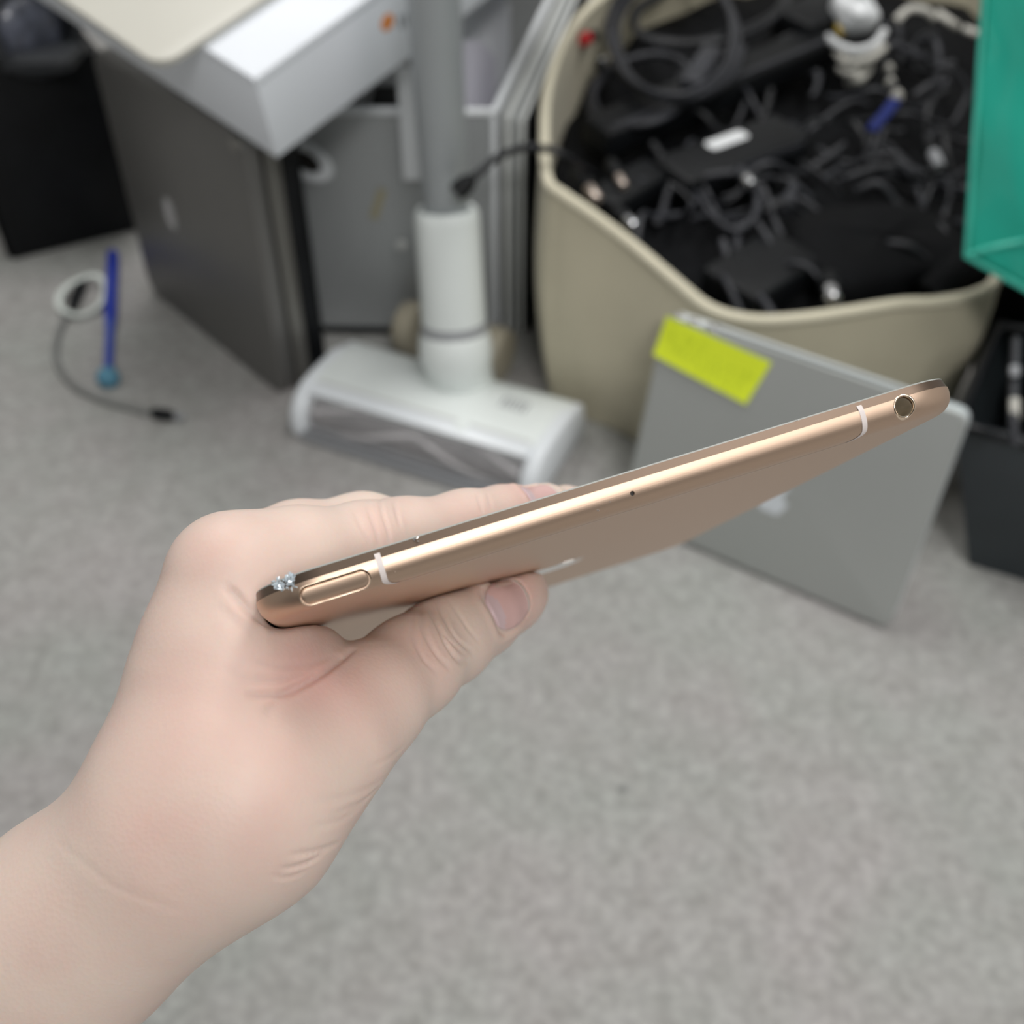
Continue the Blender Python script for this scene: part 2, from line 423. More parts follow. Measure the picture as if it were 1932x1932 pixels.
# antenna window: two pale bands over the edge and a fine seam across the back
def band(x0, sgn):
    V, F_ = [], []; hw = .00050; steps = 22
    path = [(0.00028, 0.0022), (0.00002, 0.0014)] + [(prof_ins(z), z) for z in [CZ1 - (CZ1 - CZ0) * math.sin(math.pi / 2 * i / steps) for i in range(1, steps)]]
    path += [(CV, CZ0), (CV + .0006, CZ0)]
    for i, (y, z) in enumerate(path):
        tt = i / (len(path) - 1)
        sx = sgn * .0022 * max(0, (tt - .6) / .4) ** 2
        lift = Vector((0, -.00005, -.00005 if tt > .3 else 0))
        V.append(TF @ (Vector((x0 - hw + sx, y, z)) + lift)); V.append(TF @ (Vector((x0 + hw + sx, y, z)) + lift))
    for i in range(len(path) - 1): F_.append([2 * i, 2 * i + 1, 2 * i + 3, 2 * i + 2])
    return mesh('antenna_band', V, F_, 'antenna', tab, True)
xl, _ = on_edge(719, 1070); xr, _ = on_edge(1629, 785)
band(xl, 1); band(xr, -1)
sy = CV + .0011
pts = [Vector((xl + .0018, CV - .0003, CZ0)), Vector((xl + .0035, sy - .0002, CZ0)), Vector((xl + .006, sy, CZ0)), Vector((xr - .006, sy, CZ0)), Vector((xr - .0035, sy - .0002, CZ0)), Vector((xr - .0018, CV - .0003, CZ0))]
V = []
for p in pts: V += [TF @ (p + Vector((0, -.00015, -.00009))), TF @ (p + Vector((0, .00015, -.00009)))]
mesh('antenna_seam', V, [[2 * i, 2 * i + 1, 2 * i + 3, 2 * i + 2] for i in range(len(pts) - 1)], 'seam', tab)
# bitten-apple emblem outline used on the tablet back and on the silver laptop lid (unit height, y up)
def apple_outline():
    half = [(0.0, .30), (.10, .335), (.20, .35), (.30, .325), (.38, .255)]
    pts = [(0, .295), (.09, .33), (.19, .345), (.28, .325), (.345, .27)]
    for i in range(9):                           # the bite
        a = math.radians(118 + (242 - 118) * i / 8); pts.append((.43 + .185 * math.cos(a), .10 + .185 * math.sin(a)))
    pts += [(.40, -.10), (.37, -.20), (.31, -.32), (.23, -.43), (.15, -.475), (.07, -.46), (0, -.435),
            (-.07, -.46), (-.15, -.475), (-.23, -.43), (-.31, -.32), (-.37, -.20), (-.405, -.06), (-.41, .06), (-.385, .18), (-.33, .27), (-.27, .325), (-.19, .345), (-.09, .33)]
    leaf = [(0, .36), (.02, .45), (.08, .53), (.17, .57), (.165, .48), (.11, .40), (.05, .365)]
    return pts, leaf
def emblem(name, mtx, s, thick, m, parent):
    gs = []
    for pts in apple_outline():
        V = [mtx @ Vector((x * s, y * s, 0)) for x, y in pts] + [mtx @ Vector((x * s, y * s, thick)) for x, y in pts]
        k = len(pts)
        gs.append((V, [list(range(k))[::-1], list(range(k, 2 * k))] + [[i, (i + 1) % k, k + (i + 1) % k, k + i] for i in range(k)]))
    V, F_ = join(*gs)
    return mesh(name, V, F_, m, parent)
ex, ey = on_back(1060, 1068)
emblem('emblem', frame(TF @ Vector((0.0, 0.098, CZ0 + .0002)), TX, -TY, -TZ), .024, .00024, 'mirror', tab)
# small dents and chips on the edge, the shattered glass corner
def chip_cluster(name, cx, cz, ext, cnt, m, seed, dep=.0009):
    rnd = random.Random(seed); gs = []
    for i in range(cnt):
        x = cx + rnd.uniform(-1, 1) * ext[0]; z = cz + rnd.uniform(-1, 1) * ext[1]
        r = rnd.uniform(.45, 1.0) * ext[2]
        c = Vector((x, corner_y(x) + prof_ins(z) + dep * rnd.uniform(-.1, .35), z))
        vs_ = []
        for q in range(6):
            d = Vector((rnd.gauss(0, 1), rnd.gauss(0, .6), rnd.gauss(0, 1))).normalized() * r * rnd.uniform(.6, 1.3); vs_.append(TF @ (c + d))
        bm = bmesh.new(); [bm.verts.new(v) for v in vs_]; h = bmesh.ops.convex_hull(bm, input=list(bm.verts)); bm.verts.index_update()
        gs.append(([v.co.copy() for v in bm.verts], [[v.index for v in f.verts] for f in bm.faces])); bm.free()
    V, F_ = join(*gs); return mesh(name, V, F_, m, tab)
def corner_y(x):                               # how far the rounded corner sets the edge back at x
    r = .0125; c = TW / 2 - r; d = max(0, abs(x) - c); d = min(d, r); return r - math.sqrt(r * r - d * d)
def edge_corner(px, py):
    x, z = on_edge(px, py)
    for _ in range(4):
        p = TFI @ ray_plane(px, py, TO + TY * corner_y(x), TY); x, z = p.x, p.z
    return x, z
x, z = edge_corner(536, 1096)
chip_cluster('shattered_glass', x, z - .0002, (.0019, .0010, .00065), 46, 'chip', 3)
x, z = edge_corner(553, 1108)
chip_cluster('shattered_glass', x, z, (.0008, .0003, .0005), 9, 'chip', 5)
for (px, py, e) in ((787, 1018, .00045), (1130, 961, .00025), (1152, 946, .00016), (746, 1077, .00014), (1505, 792, .00012)):
    x, z = on_edge(px, py); chip_cluster('dent', x, z, (e * .6, e * .4, e), 4, 'mirror', px, dep=.0001)

# ------------------------------------------------------------------ hand: one continuous skin, blended from tapered bones
def camp(px, py, d):                            # camera-space point (x right, y down, z forward)
    return np.array([(px - CPX) / FPX * d, (py - CPX) / FPX * d, d])
def to_world(A):
    B = np.array([[1, 0, 0], [0, -sT, cT], [0, -cT, -sT]])
    return A @ B.T + np.array([0, 0, CAMH])
def to_cam(v):
    v = Vector(v) - EYE; return np.array([v.dot(RGT), -v.dot(UPV), v.dot(FWD)])
mm = .001
# joints: px, py, depth (m), radius (mm)
FOREARM = [(-330, 2160, .222, 24.5), (-60, 1930, .218, 21.8), (150, 1740, .213, 19.0), (335, 1585, .210, 16.9)]
FOREARM2 = [(-300, 2160, .245, 22.5), (-40, 1935, .242, 20.5), (170, 1745, .238, 18.5), (340, 1585, .236, 17)]
PALM = [
    [(345, 1578, .210, 16.8), (388, 1435, .210, 16.8), (425, 1250, .212, 14.8), (440, 1092, .212, 11.6)],      # index metacarpal
    [(362, 1565, .232, 16.5), (410, 1300, .236, 14.5), (455, 1092, .238, 11.5)],                              # middle
    [(385, 1565, .245, 15.5), (425, 1330, .252, 13.5), (465, 1112, .256, 10.5)],                              # ring
    [(410, 1570, .254, 14.5), (455, 1360, .262, 12.5), (482, 1145, .270, 9.5)],                               # little
    [(245, 1668, .206, 14.6), (355, 1568, .203, 14.8), (455, 1475, .202, 14.8)],                           # wrist fill
    [(435, 1492, .212, 18.5), (525, 1405, .222, 16.5)],                                                       # thenar eminence
    [(455, 1268, .209, 8.0), (560, 1290, .217, 6.0)],                                                     # web muscle
    [(465, 1246, .214, 5.2), (590, 1244, .226, 2.9), (655, 1246, .234, 1.6)],                              # web fold
]
THUMB = [(470, 1500, .206, 18.5), (612, 1385, .215, 13.4), (690, 1325, .224, 11.2), (775, 1258, .238, 10.0), (844, 1203, .252, 9.8), (905, 1160, .263, 9.0), (958, 1128, .273, 7.9), (978, 1118, .277, 7.3)]
INDEX = [(442, 1090, .213, 11.2), (560, 1050, .220, 9.4), (690, 1028, .232, 8.6), (760, 1016, .240, 8.3), (880, 992, .252, 7.7), (950, 978, .260, 7.2), (1030, 968, .270, 6.4), (1052, 966, .274, 5.6)]
MIDDLE = [(455, 1092, .238, 11), (560, 1028, .244, 9.2), (685, 1006, .254, 8.8), (820, 1012, .266, 7.7), (950, 992, .276, 7.2), (1070, 968, .288, 6.4), (1094, 965, .291, 5.4)]
RING = [(465, 1112, .256, 10), (640, 1053, .266, 8.4), (800, 1032, .282, 7.6), (930, 1010, .292, 7.0), (1010, 1000, .300, 6.0)]
LITTLE = [(482, 1145, .270, 9), (640, 1078, .282, 7.4), (790, 1048, .294, 6.8), (890, 1034, .302, 5.8)]
def cone(Pt, a, b, ra, rb):
    ba = b - a; t = np.clip(((Pt - a) @ ba) / (ba @ ba), 0, 1).astype(np.float32)
    q = Pt - a - t[:, None] * ba.astype(np.float32)
    return np.sqrt(np.einsum('ij,ij->i', q, q)) - (ra + t * (rb - ra))
def smin(a, b, k):
    h = np.clip(.5 + .5 * (b - a) / k, 0, 1); return b + (a - b) * h - k * h * (1 - h)
def chain(Pt, ch, k=.004):
    d = None
    for (a, b) in zip(ch[:-1], ch[1:]):
        c = cone(Pt, camp(*a[:3]), camp(*b[:3]), a[3] * mm, b[3] * mm)
        d = c if d is None else smin(d, c, k)
    return d
T_c = np.array([to_cam(EYE + v) for v in (TX, TY, TZ)])            # rows: tablet axes in camera space
T_o = to_cam(TO)
def tablet_sdf(Pt):
    L = (Pt - T_o) @ T_c.T
    L = L - np.array([0, TH / 2, 0.0001]); hw = np.array([TW / 2, TH / 2, .0031])
    # rounded in plan and on the edges
    r = .0125
    q = np.abs(L[:, :2]) - (hw[:2] - r)
    d2 = np.linalg.norm(np.maximum(q, 0), axis=1) + np.minimum(q.max(1), 0) - r
    e = .0026
    w2 = np.stack([d2 + e, np.abs(L[:, 2]) - hw[2] + e], 1)
    return np.linalg.norm(np.maximum(w2, 0), axis=1) + np.minimum(w2.max(1), 0) - e
def hand_sdf(Pt):
    Pt = Pt.astype(np.float32)
    palm = smin(chain(Pt, FOREARM, .010), chain(Pt, FOREARM2, .010), .014)
    for ch in PALM: palm = smin(palm, chain(Pt, ch, .008), .010)
    out = None
    dn = np.linalg.norm(Pt - camp(620, 1255, .222).astype(np.float32), axis=1)
    kk = .0018 + .0090 * np.clip((dn - .008) / .022, 0, 1)
    th = smin(palm, chain(Pt, THUMB, .005), kk)
    out = th
    for ch, kk in ((INDEX, .007), (MIDDLE, .007), (RING, .006), (LITTLE, .006)):
        f = smin(palm, chain(Pt, ch, .004), kk); out = smin(out, f, .0012)
    tb = tablet_sdf(Pt) - .00012
    out = -smin(-out, tb, .0016)
    return out
def surface_nets(f, org, h):
    s = f < 0
    nx, ny, nz = f.shape
    cnt = np.zeros((nx - 1, ny - 1, nz - 1), np.int8)
    for i in (0, 1):
        for j in (0, 1):
            for k in (0, 1): cnt += s[i:nx - 1 + i, j:ny - 1 + j, k:nz - 1 + k]
    act = (cnt > 0) & (cnt < 8)
    idx = -np.ones(act.shape, np.int64); ii = np.argwhere(act); idx[act] = np.arange(len(ii))
    acc = np.zeros((len(ii), 3)); num = np.zeros(len(ii))
    cor = [(i, j, k) for i in (0, 1) for j in (0, 1) for k in (0, 1)]
    val = {c: f[ii[:, 0] + c[0], ii[:, 1] + c[1], ii[:, 2] + c[2]] for c in cor}
    for c in cor:
        for ax in range(3):
            if c[ax] == 0:
                d = list(c); d[ax] = 1; d = tuple(d)
                a, b = val[c], val[d]; m_ = (a < 0) != (b < 0)
                t = np.where(m_, a / np.where(m_, a - b, 1), 0)
                p = np.tile(np.array(c, float), (len(ii), 1)); p[:, ax] += t
                acc[m_] += p[m_]; num[m_] += 1
    V = org + (ii + acc / num[:, None]) * h
    quads = []
    for ax in range(3):
        b, c = [(1, 2), (2, 0), (0, 1)][ax]
        sl0 = [slice(None)] * 3; sl1 = [slice(None)] * 3
        sl0[ax] = slice(0, -1); sl1[ax] = slice(1, None)
        ch = s[tuple(sl0)] != s[tuple(sl1)]
        e = np.argwhere(ch)
        ok = (e[:, b] > 0) & (e[:, c] > 0) & (e[:, b] < f.shape[b] - 1) & (e[:, c] < f.shape[c] - 1); e = e[ok]
        sg = s[e[:, 0], e[:, 1], e[:, 2]]
        def at(db, dc):
            q = e.copy(); q[:, b] += db; q[:, c] += dc; return idx[q[:, 0], q[:, 1], q[:, 2]]
        q = np.stack([at(-1, -1), at(0, -1), at(0, 0), at(-1, 0)], 1)
        q[~sg] = q[~sg][:, ::-1]
        quads.append(q)
    return V, np.concatenate(quads)
HS = .0010
lo = np.array([-.146, -.012, .165]); hi = np.array([.026, .132, .320])
CS = 4                                            # coarse pass, then only the cells near the skin
nc_ = np.ceil((hi - lo) / (HS * CS)).astype(int); nn = nc_ * CS
gc_ = [lo[i] + (np.arange(nc_[i]) + .5) * HS * CS - HS * .5 for i in range(3)]
sub = np.stack(np.meshgrid(*gc_, indexing='ij'), -1).reshape(-1, 3)
coarse = hand_sdf(sub)
field = np.repeat(np.repeat(np.repeat(coarse.reshape(tuple(nc_)), CS, 0), CS, 1), CS, 2).astype(np.float32)
near = np.argwhere(np.abs(coarse.reshape(tuple(nc_))) < HS * CS * 1.25)
off = np.stack(np.meshgrid(range(CS), range(CS), range(CS), indexing='ij'), -1).reshape(-1, 3)
ix = (near[:, None, :] * CS + off[None]).reshape(-1, 3)
for i0 in range(0, len(ix), 400000):
    q = ix[i0:i0 + 400000]; field[q[:, 0], q[:, 1], q[:, 2]] = hand_sdf(lo + q * HS)
field[0] = field[:, -1] = 1e-3                     # close the cut end of the arm outside the frame
field[:, :, 0] = np.maximum(field[:, :, 0], 1e-3)
HV, HQ = surface_nets(field, lo, HS)
def relax(V, Q, it, lam=.5, keep=None):
    E = np.unique(np.sort(np.concatenate([Q[:, [0, 1]], Q[:, [1, 2]], Q[:, [2, 3]], Q[:, [3, 0]]]), 1), axis=0)
    deg = np.bincount(E.ravel(), minlength=len(V))[:, None]
    for _ in range(it):
        S = np.stack([np.bincount(E[:, 0], V[E[:, 1], q], len(V)) + np.bincount(E[:, 1], V[E[:, 0], q], len(V)) for q in range(3)], 1)
        V = V + lam * (S / np.maximum(deg, 1) - V)
    return V
HV = relax(HV, HQ, 3)
def refine(V, Q):                                 # split every quad in four, then smooth
    E4 = np.stack([Q, np.roll(Q, -1, 1)], 2).reshape(-1, 2); key = np.sort(E4, 1)
    code = key[:, 0].astype(np.int64) * len(V) + key[:, 1]
    u, inv = np.unique(code, return_inverse=True)
    a, b = u // len(V), u % len(V)
    em = (V[a] + V[b]) / 2; fc = V[Q].mean(1)
    ei = inv.reshape(-1, 4) + len(V); fi = np.arange(len(Q)) + len(V) + len(em)
    q = np.concatenate([np.stack([Q[:, i], ei[:, i], fi, ei[:, i - 1]], 1) for i in range(4)])
    return relax(np.concatenate([V, em, fc]), q, 2, .5), q
HV2, HQ2 = refine(HV, HQ)
me2 = bpy.data.meshes.new('person')
W_ = to_world(HV2); HN = len(W_)
me2.vertices.add(HN); me2.vertices.foreach_set('co', W_.ravel())
nq = len(HQ2); me2.loops.add(nq * 4); me2.polygons.add(nq)
me2.loops.foreach_set('vertex_index', HQ2.ravel().astype(np.int32)); me2.polygons.foreach_set('loop_start', np.arange(0, nq * 4, 4, dtype=np.int32))
me2.update(calc_edges=True); me2.validate()
hand = bpy.data.objects.new('person', me2); COL.objects.link(hand)
tag(hand, 'bare left forearm and hand with pale skin gripping the gold tablet', 'person')
fn_ = np.cross(W_[HQ2[:, 2]] - W_[HQ2[:, 0]], W_[HQ2[:, 3]] - W_[HQ2[:, 1]])
NR = np.stack([np.bincount(HQ2.ravel(), np.repeat(fn_[:, q], 4), HN) for q in range(3)], 1); NR /= np.linalg.norm(NR, axis=1)[:, None] + 1e-15
print('hand verts', HN, nq)
bvh = BVHTree.FromPolygons([tuple(v) for v in to_world(HV)], HQ.tolist())
def hit(px, py):
    loc, nor, i, d = bvh.ray_cast(EYE, ray(px, py).normalized()); return loc, nor
def seg_dist(Pt, pl):
    best = np.full(len(Pt), 1e9); tt = np.zeros(len(Pt)); L = len(pl) - 1
    for i in range(L):
        a, b = np.array(pl[i]), np.array(pl[i + 1]); ba = b - a
        t = np.clip(((Pt - a) @ ba) / (ba @ ba + 1e-18), 0, 1); d = np.linalg.norm(Pt - a - t[:, None] * ba, axis=1)
        m_ = d < best; best[m_] = d[m_]; tt[m_] = (i + t[m_]) / L
    return best, tt
disp = np.zeros(HN)
def crease(pxs, depth, width, ridge=.14, taper=True):
    pl = []
    for p in spline([Vector((x, y, 0)) for x, y in pxs], 5):
        h = hit(p.x, p.y)[0]
        if h is not None: pl.append(h)
    if len(pl) < 2: return
    A_ = np.array([tuple(p) for p in pl]); bb0, bb1 = A_.min(0) - width * 4, A_.max(0) + width * 4
    sel = np.flatnonzero(np.all((W_ > bb0) & (W_ < bb1), axis=1))
    d, t = seg_dist(W_[sel], pl); m_ = d < width * 4; sel = sel[m_]
    tp = np.sin(np.pi * np.clip(t[m_] * .96 + .02, 0, 1)) ** .5 if taper else 1
    g = np.exp(-(d[m_] / width) ** 2) - ridge * np.exp(-((d[m_] - 2.0 * width) / (width * 1.0)) ** 2)
    disp[sel] -= depth * g * tp
CREASES = [
    # thumb knuckle folds
    ([(806, 1140), (826, 1180), (842, 1215), (866, 1247), (884, 1246)], .55, .55), ([(790, 1148), (800, 1190), (822, 1232), (850, 1262)], .42, .6),
    ([(822, 1130), (838, 1165), (862, 1205), (893, 1232)], .42, .5), ([(776, 1165), (782, 1205), (800, 1245), (828, 1270)], .25, .6),
    ([(845, 1128), (866, 1160), (886, 1190), (903, 1208)], .25, .5), ([(815, 1160), (845, 1205), (878, 1236)], .3, .4),
    # crease between thumb and web
    ([(664, 1226), (640, 1246), (600, 1275), (560, 1297), (520, 1310), (470, 1312)], .9, .7), ([(640, 1236), (590, 1252), (530, 1258), (480, 1250)], .25, .7),
    ([(600, 1262), (540, 1280), (480, 1282), (430, 1268)], .3, .8), ([(560, 1300), (520, 1330), (500, 1350)], .35, .9),
    # fold where the skin meets the tablet corner
    ([(430, 1108), (455, 1135), (480, 1160), (505, 1180)], .8, .9), ([(420, 1150), (450, 1178), (490, 1200)], .25, 1.2),
    # index finger knuckle lines
    ([(690, 945), (700, 975), (712, 1010), (716, 1030)], .35, .5), ([(716, 940), (722, 970), (732, 1000), (735, 1020)], .35, .45),
    ([(742, 938), (748, 965), (755, 995)], .3, .5), ([(665, 955), (680, 990), (698, 1025)], .2, .6), ([(900, 930), (906, 950), (910, 966)], .3, .5), ([(918, 928), (924, 945), (926, 958)], .2, .5),
    # wrist and palm edge wrinkles
    ([(735, 1462), (690, 1490), (640, 1505), (600, 1510)], .16, .7), ([(715, 1485), (680, 1515), (630, 1535)], .2, .6), ([(690, 1515), (640, 1548), (590, 1560)], .16, .7),
    ([(640, 1590), (600, 1605), (550, 1612)], .25, .6), ([(610, 1612), (570, 1632), (530, 1640)], .32, .6), ([(575, 1645), (545, 1655), (515, 1652)], .2, .6),
    ([(110, 1590), (160, 1630), (220, 1675), (300, 1705), (350, 1720)], .08, .8), ([(765, 1405), (735, 1430), (700, 1445)], .15, .6),
]
for c, dp, wd in CREASES: crease(c, dp * mm, wd * mm)
# nail beds
def nail_frame(px, py, tip, back):
    c, nor = hit(px, py)
    ax = (Vector(to_world(camp(*tip)[None])[0]) - Vector(to_world(camp(*back)[None])[0])).normalized()
    nor = nor.normalized()
    if nor.dot(EYE - c) < 0: nor = -nor
    ax = (ax - nor * ax.dot(nor)).normalized(); return c, ax, nor
NAILS = []
def nail(px, py, tip, back, ln, wd, tilt=(0, 0, 0), bow=.12):
    c, ax, nor = nail_frame(px, py, tip, back)
    nor = (nor + RGT * tilt[0] + UPV * tilt[1] + FWD * tilt[2]).normalized(); ax = (ax - nor * ax.dot(nor)).normalized()
    sd = nor.cross(ax); NAILS.append((c, ax, nor, sd, ln, wd))
    rel = W_ - np.array(c); u = rel @ np.array(ax); v = rel @ np.array(sd); h = rel @ np.array(nor)
    rr = (np.abs(u / (ln * .56)) ** 3 + np.abs(v / (wd * .55)) ** 3) ** (1 / 3)
    m_ = (np.abs(h) < .006) & (rr < 2)
    disp[m_] += np.where(rr[m_] < 1, -.00045, 0) * 1.0 + .00035 * np.exp(-((rr[m_] - 1.16) / .13) ** 2) * np.where(u[m_] < ln * .35, 1, 0)
nail(966, 1136, THUMB[-1][:3], THUMB[-4][:3], .0160, .0112, tilt=(0, 0, 0))
nail(1022, 934, INDEX[-1][:3], INDEX[-3][:3], .0110, .0088, tilt=(0, .9, 0))
W_ += NR * disp[:, None]
me2.vertices.foreach_set('co', W_.ravel())
me2.polygons.foreach_set('use_smooth', [True] * len(me2.polygons))
# skin colour varies: redder knuckles, web and finger ends
redness = np.zeros(HN, np.float32)
for px, py, r, a in ((610, 1245, 12, .42), (560, 1290, 8, .25), (385, 1050, 11, .35), (985, 1120, 11, .7), (1000, 945, 10, .55), (720, 980, 8, .3), (880, 960, 9, .3), (640, 1180, 10, .3), (300, 1260, 12, .16), (470, 1420, 22, .2), (330, 1490, 16, .15), (790, 1200, 10, .22), (640, 1300, 12, .3)):
    h = hit(px, py)[0]
    if h is None: continue
    d = np.linalg.norm(W_ - np.array(h), axis=1) / (r * mm); redness += a * np.exp(-d * d)
redness = np.clip(redness, 0, 1)
at_ = me2.attributes.new('redness', 'FLOAT', 'POINT'); at_.data.foreach_set('value', redness)
fold = np.clip(-disp / .0006, 0, 1).astype(np.float32)
def skin():
    m = bpy.data.materials.new('pale_skin'); m.use_nodes = True
    nt = m.node_tree; b = nt.nodes['Principled BSDF']
    b.inputs['Roughness'].default_value = .50; b.inputs['Specular IOR Level'].default_value = .32
    b.inputs['Subsurface Weight'].default_value = .6; b.inputs['Subsurface Radius'].default_value = (1.0, .42, .25); b.inputs['Subsurface Scale'].default_value = .0022
    at = nt.nodes.new('ShaderNodeAttribute'); at.attribute_name = 'redness'
    tc = nt.nodes.new('ShaderNodeTexCoord')
    n = nt.nodes.new('ShaderNodeTexNoise'); n.inputs['Scale'].default_value = 55; n.inputs['Detail'].default_value = 4; nt.links.new(tc.outputs['Object'], n.inputs['Vector'])
    mp = nt.nodes.new('ShaderNodeMapRange'); mp.inputs[1].default_value = .35; mp.inputs[2].default_value = .7; mp.inputs[3].default_value = 0; mp.inputs[4].default_value = .35
    nt.links.new(n.outputs['Fac'], mp.inputs[0])
    ad = nt.nodes.new('ShaderNodeMath'); ad.operation = 'ADD'; ad.use_clamp = True
    nt.links.new(at.outputs['Fac'], ad.inputs[0]); nt.links.new(mp.outputs[0], ad.inputs[1])
    mx = nt.nodes.new('ShaderNodeMix'); mx.data_type = 'RGBA'; nt.links.new(ad.outputs[0], mx.inputs[0])
    mx.inputs[6].default_value = (.70, .578, .505, 1); mx.inputs[7].default_value = (.65, .41, .365, 1)
    nt.links.new(mx.outputs[2], b.inputs['Base Color'])
    n2 = nt.nodes.new('ShaderNodeTexVoronoi'); n2.inputs['Scale'].default_value = 1100; nt.links.new(tc.outputs['Object'], n2.inputs['Vector'])
    bp = nt.nodes.new('ShaderNodeBump'); bp.inputs['Strength'].default_value = .12; bp.inputs['Distance'].default_value = .00025
    nt.links.new(n2.outputs['Distance'], bp.inputs['Height']); nt.links.new(bp.outputs[0], b.inputs['Normal'])
    return m
M['skin'] = skin(); me2.materials.clear(); me2.materials.append(M['skin'])
M['nail'] = mat('fingernail_pink', (.66, .43, .41), .28, spec=.5, noise=(90, .08))
M['nailmoon'] = mat('fingernail_lunula', (.62, .47, .49), .3)
M['nailtip'] = mat('fingernail_free_edge', (.80, .70, .64), .35)
bvh2 = BVHTree.FromPolygons(W_.tolist(), HQ2.tolist())
for (c, ax, nor, sd, ln, wd) in NAILS:
    nu, nv = 22, 17; V = []
    def npt(u, v, lift):
        base = c + ax * (u * ln / 2) + sd * (v * wd / 2)
        h = bvh2.ray_cast(base + nor * .008, -nor)[0]
        if h is None or (h - base).length > .007: h = base - nor * (.0009 * (u * u + 2.2 * v * v) + .0004)
        return h + nor * lift
    grid = {}
    F_ = []
    for i in range(nu):
        u = -1 + 2 * i / (nu - 1)
        wv = (1 - abs(u) ** 3.2 * (.55 if u > 0 else .75)) ** .5 if abs(u) < 1 else (.45 ** .5 if u > 0 else .5)
        for j in range(nv):
            v = (-1 + 2 * j / (nv - 1)) * wv
            uu = u - (.10 * v * v if u > 0 else -.20 * v * v)
            V.append(npt(uu, v, .0005 - .0003 * max(0, abs(v) - .6)))
    # light smoothing of the plate
    A = np.array([tuple(p) for p in V]).reshape(nu, nv, 3)
    for _ in range(6):
        B_ = A.copy(); B_[1:-1, 1:-1] = .25 * (A[:-2, 1:-1] + A[2:, 1:-1] + A[1:-1, :-2] + A[1:-1, 2:]); A = B_
    top = [Vector(p) for p in A.reshape(-1, 3)]; bot = [p - nor * .0007 for p in top]
    K = nu * nv
    for i in range(nu - 1):
        for j in range(nv - 1):
            a = i * nv + j; F_.append([a, a + 1, a + nv + 1, a + nv]); F_.append([K + a, K + a + nv, K + a + nv + 1, K + a + 1])
    rimi = [j for j in range(nv)] + [i * nv + nv - 1 for i in range(1, nu)] + [(nu - 1) * nv + j for j in range(nv - 2, -1, -1)] + [i * nv for i in range(nu - 2, 0, -1)]
    for q in range(len(rimi)):
        a, b_ = rimi[q], rimi[(q + 1) % len(rimi)]; F_.append([a, b_, K + b_, K + a])
    o = mesh('fingernail', top + bot, F_, 'nail', hand, True)
    o.data.materials.append(M['nailmoon']); o.data.materials.append(M['nailtip'])
    loc = [(Vector(v.co) - c) for v in o.data.vertices]
    for p in o.data.polygons:
        u = sum(loc[i].dot(ax) for i in p.vertices) / len(p.vertices) / (ln / 2); v = sum(loc[i].dot(sd) for i in p.vertices) / len(p.vertices) / (wd / 2)
        if u > .90 - .10 * v * v: p.material_index = 2
        elif u < -.48 - .25 * v * v: p.material_index = 1

# ------------------------------------------------------------------ silver laptop leaning on the tote, with a yellow note
LBR, LBL = G(1642, 1158, .005), G(1192, 994, .005)
LTL, LTR = G(1252, 576, .225), G(1846, 808, .225)
LX = (((LBR - LBL).normalized() + (LTR - LTL).normalized()) / 2).normalized()
LC0, LC1 = (LBR + LBL) / 2, (LTR + LTL) / 2
LY = (LC1 - LC0); LH = LY.length; LY = (LY - LX * LY.dot(LX)).normalized(); LN = LX.cross(LY)
if LN.dot(EYE - LC0) < 0: LN = -LN
LW = ((LBR - LBL).length * .35 + (LTR - LTL).length * .65)
LCEN = (LC0 + LC1) / 2
LF = frame(LCEN, LX, LY, LN)                       # z towards the viewer = lid side
print('laptop', LW, LH, (LBR - LBL).length, (LTR - LTL).length)
lap = thing('laptop', 'closed silver laptop leaning against the beige tote', 'laptop', LC0 - Vector((0, 0, LC0.z)))
slab('lid', LF, LW, LH, .011, [(.0018, -.0052), (0, -.0046), (0, -.0016), (.0006, -.0006), (.0022, 0)], 'silver', lap, n=6, ang=25)
slab('base', LF, LW, LH, .011, [(.006, -.0235), (.0016, -.0215), (0, -.0185), (0, -.0063), (.0008, -.0056)], 'silveredge', lap, n=6, ang=25)
slab('hinge', LF @ Matrix.Translation((0, LH / 2 - .0012, -.0054)), LW * .72, .0052, .002, [(0, -.0022), (0, .0024)], 'hinge', lap)
for px in (-.46, -.405, -.33):
    slab('hinge_cap', LF @ Matrix.Translation((LW * px, LH / 2 - .0010, -.005)), .010, .006, .0028, [(0, -.004), (0, .004), (.001, .0048)], 'chrome', lap)
emblem('emblem', LF @ Matrix.Translation((.004, -.026, -.0001)) @ Matrix.Rotation(0, 4, 'Z'), .040, .0004, 'logo_white', lap)
def on_lid(px, py, lift=.0004):
    return ray_plane(px, py, LCEN + LN * lift, LN)
nc = [on_lid(x, y) for x, y in ((1258, 596), (1456, 684), (1408, 762), (1234, 668))]
V = []
nN = 8
for lay in (0, .0004):
    for i in range(nN + 1):
        for j in range(nN + 1):
            s, t = i / nN, j / nN
            p = (nc[0] * (1 - s) + nc[1] * s) * (1 - t) + (nc[3] * (1 - s) + nc[2] * s) * t
            V.append(p + LN * (lay + .0022 * t ** 3 + .0006 * math.sin(s * 5) * t))
K = (nN + 1) ** 2; F_ = []
for i in range(nN):
    for j in range(nN):
        a = i * (nN + 1) + j; q = [a, a + 1, a + nN + 2, a + nN + 1]; F_.append(q[::-1]); F_.append([x + K for x in q])
rim_ = [j for j in range(nN + 1)] + [i * (nN + 1) + nN for i in range(1, nN + 1)] + [nN * (nN + 1) + j for j in range(nN - 1, -1, -1)] + [i * (nN + 1) for i in range(nN - 1, 0, -1)]
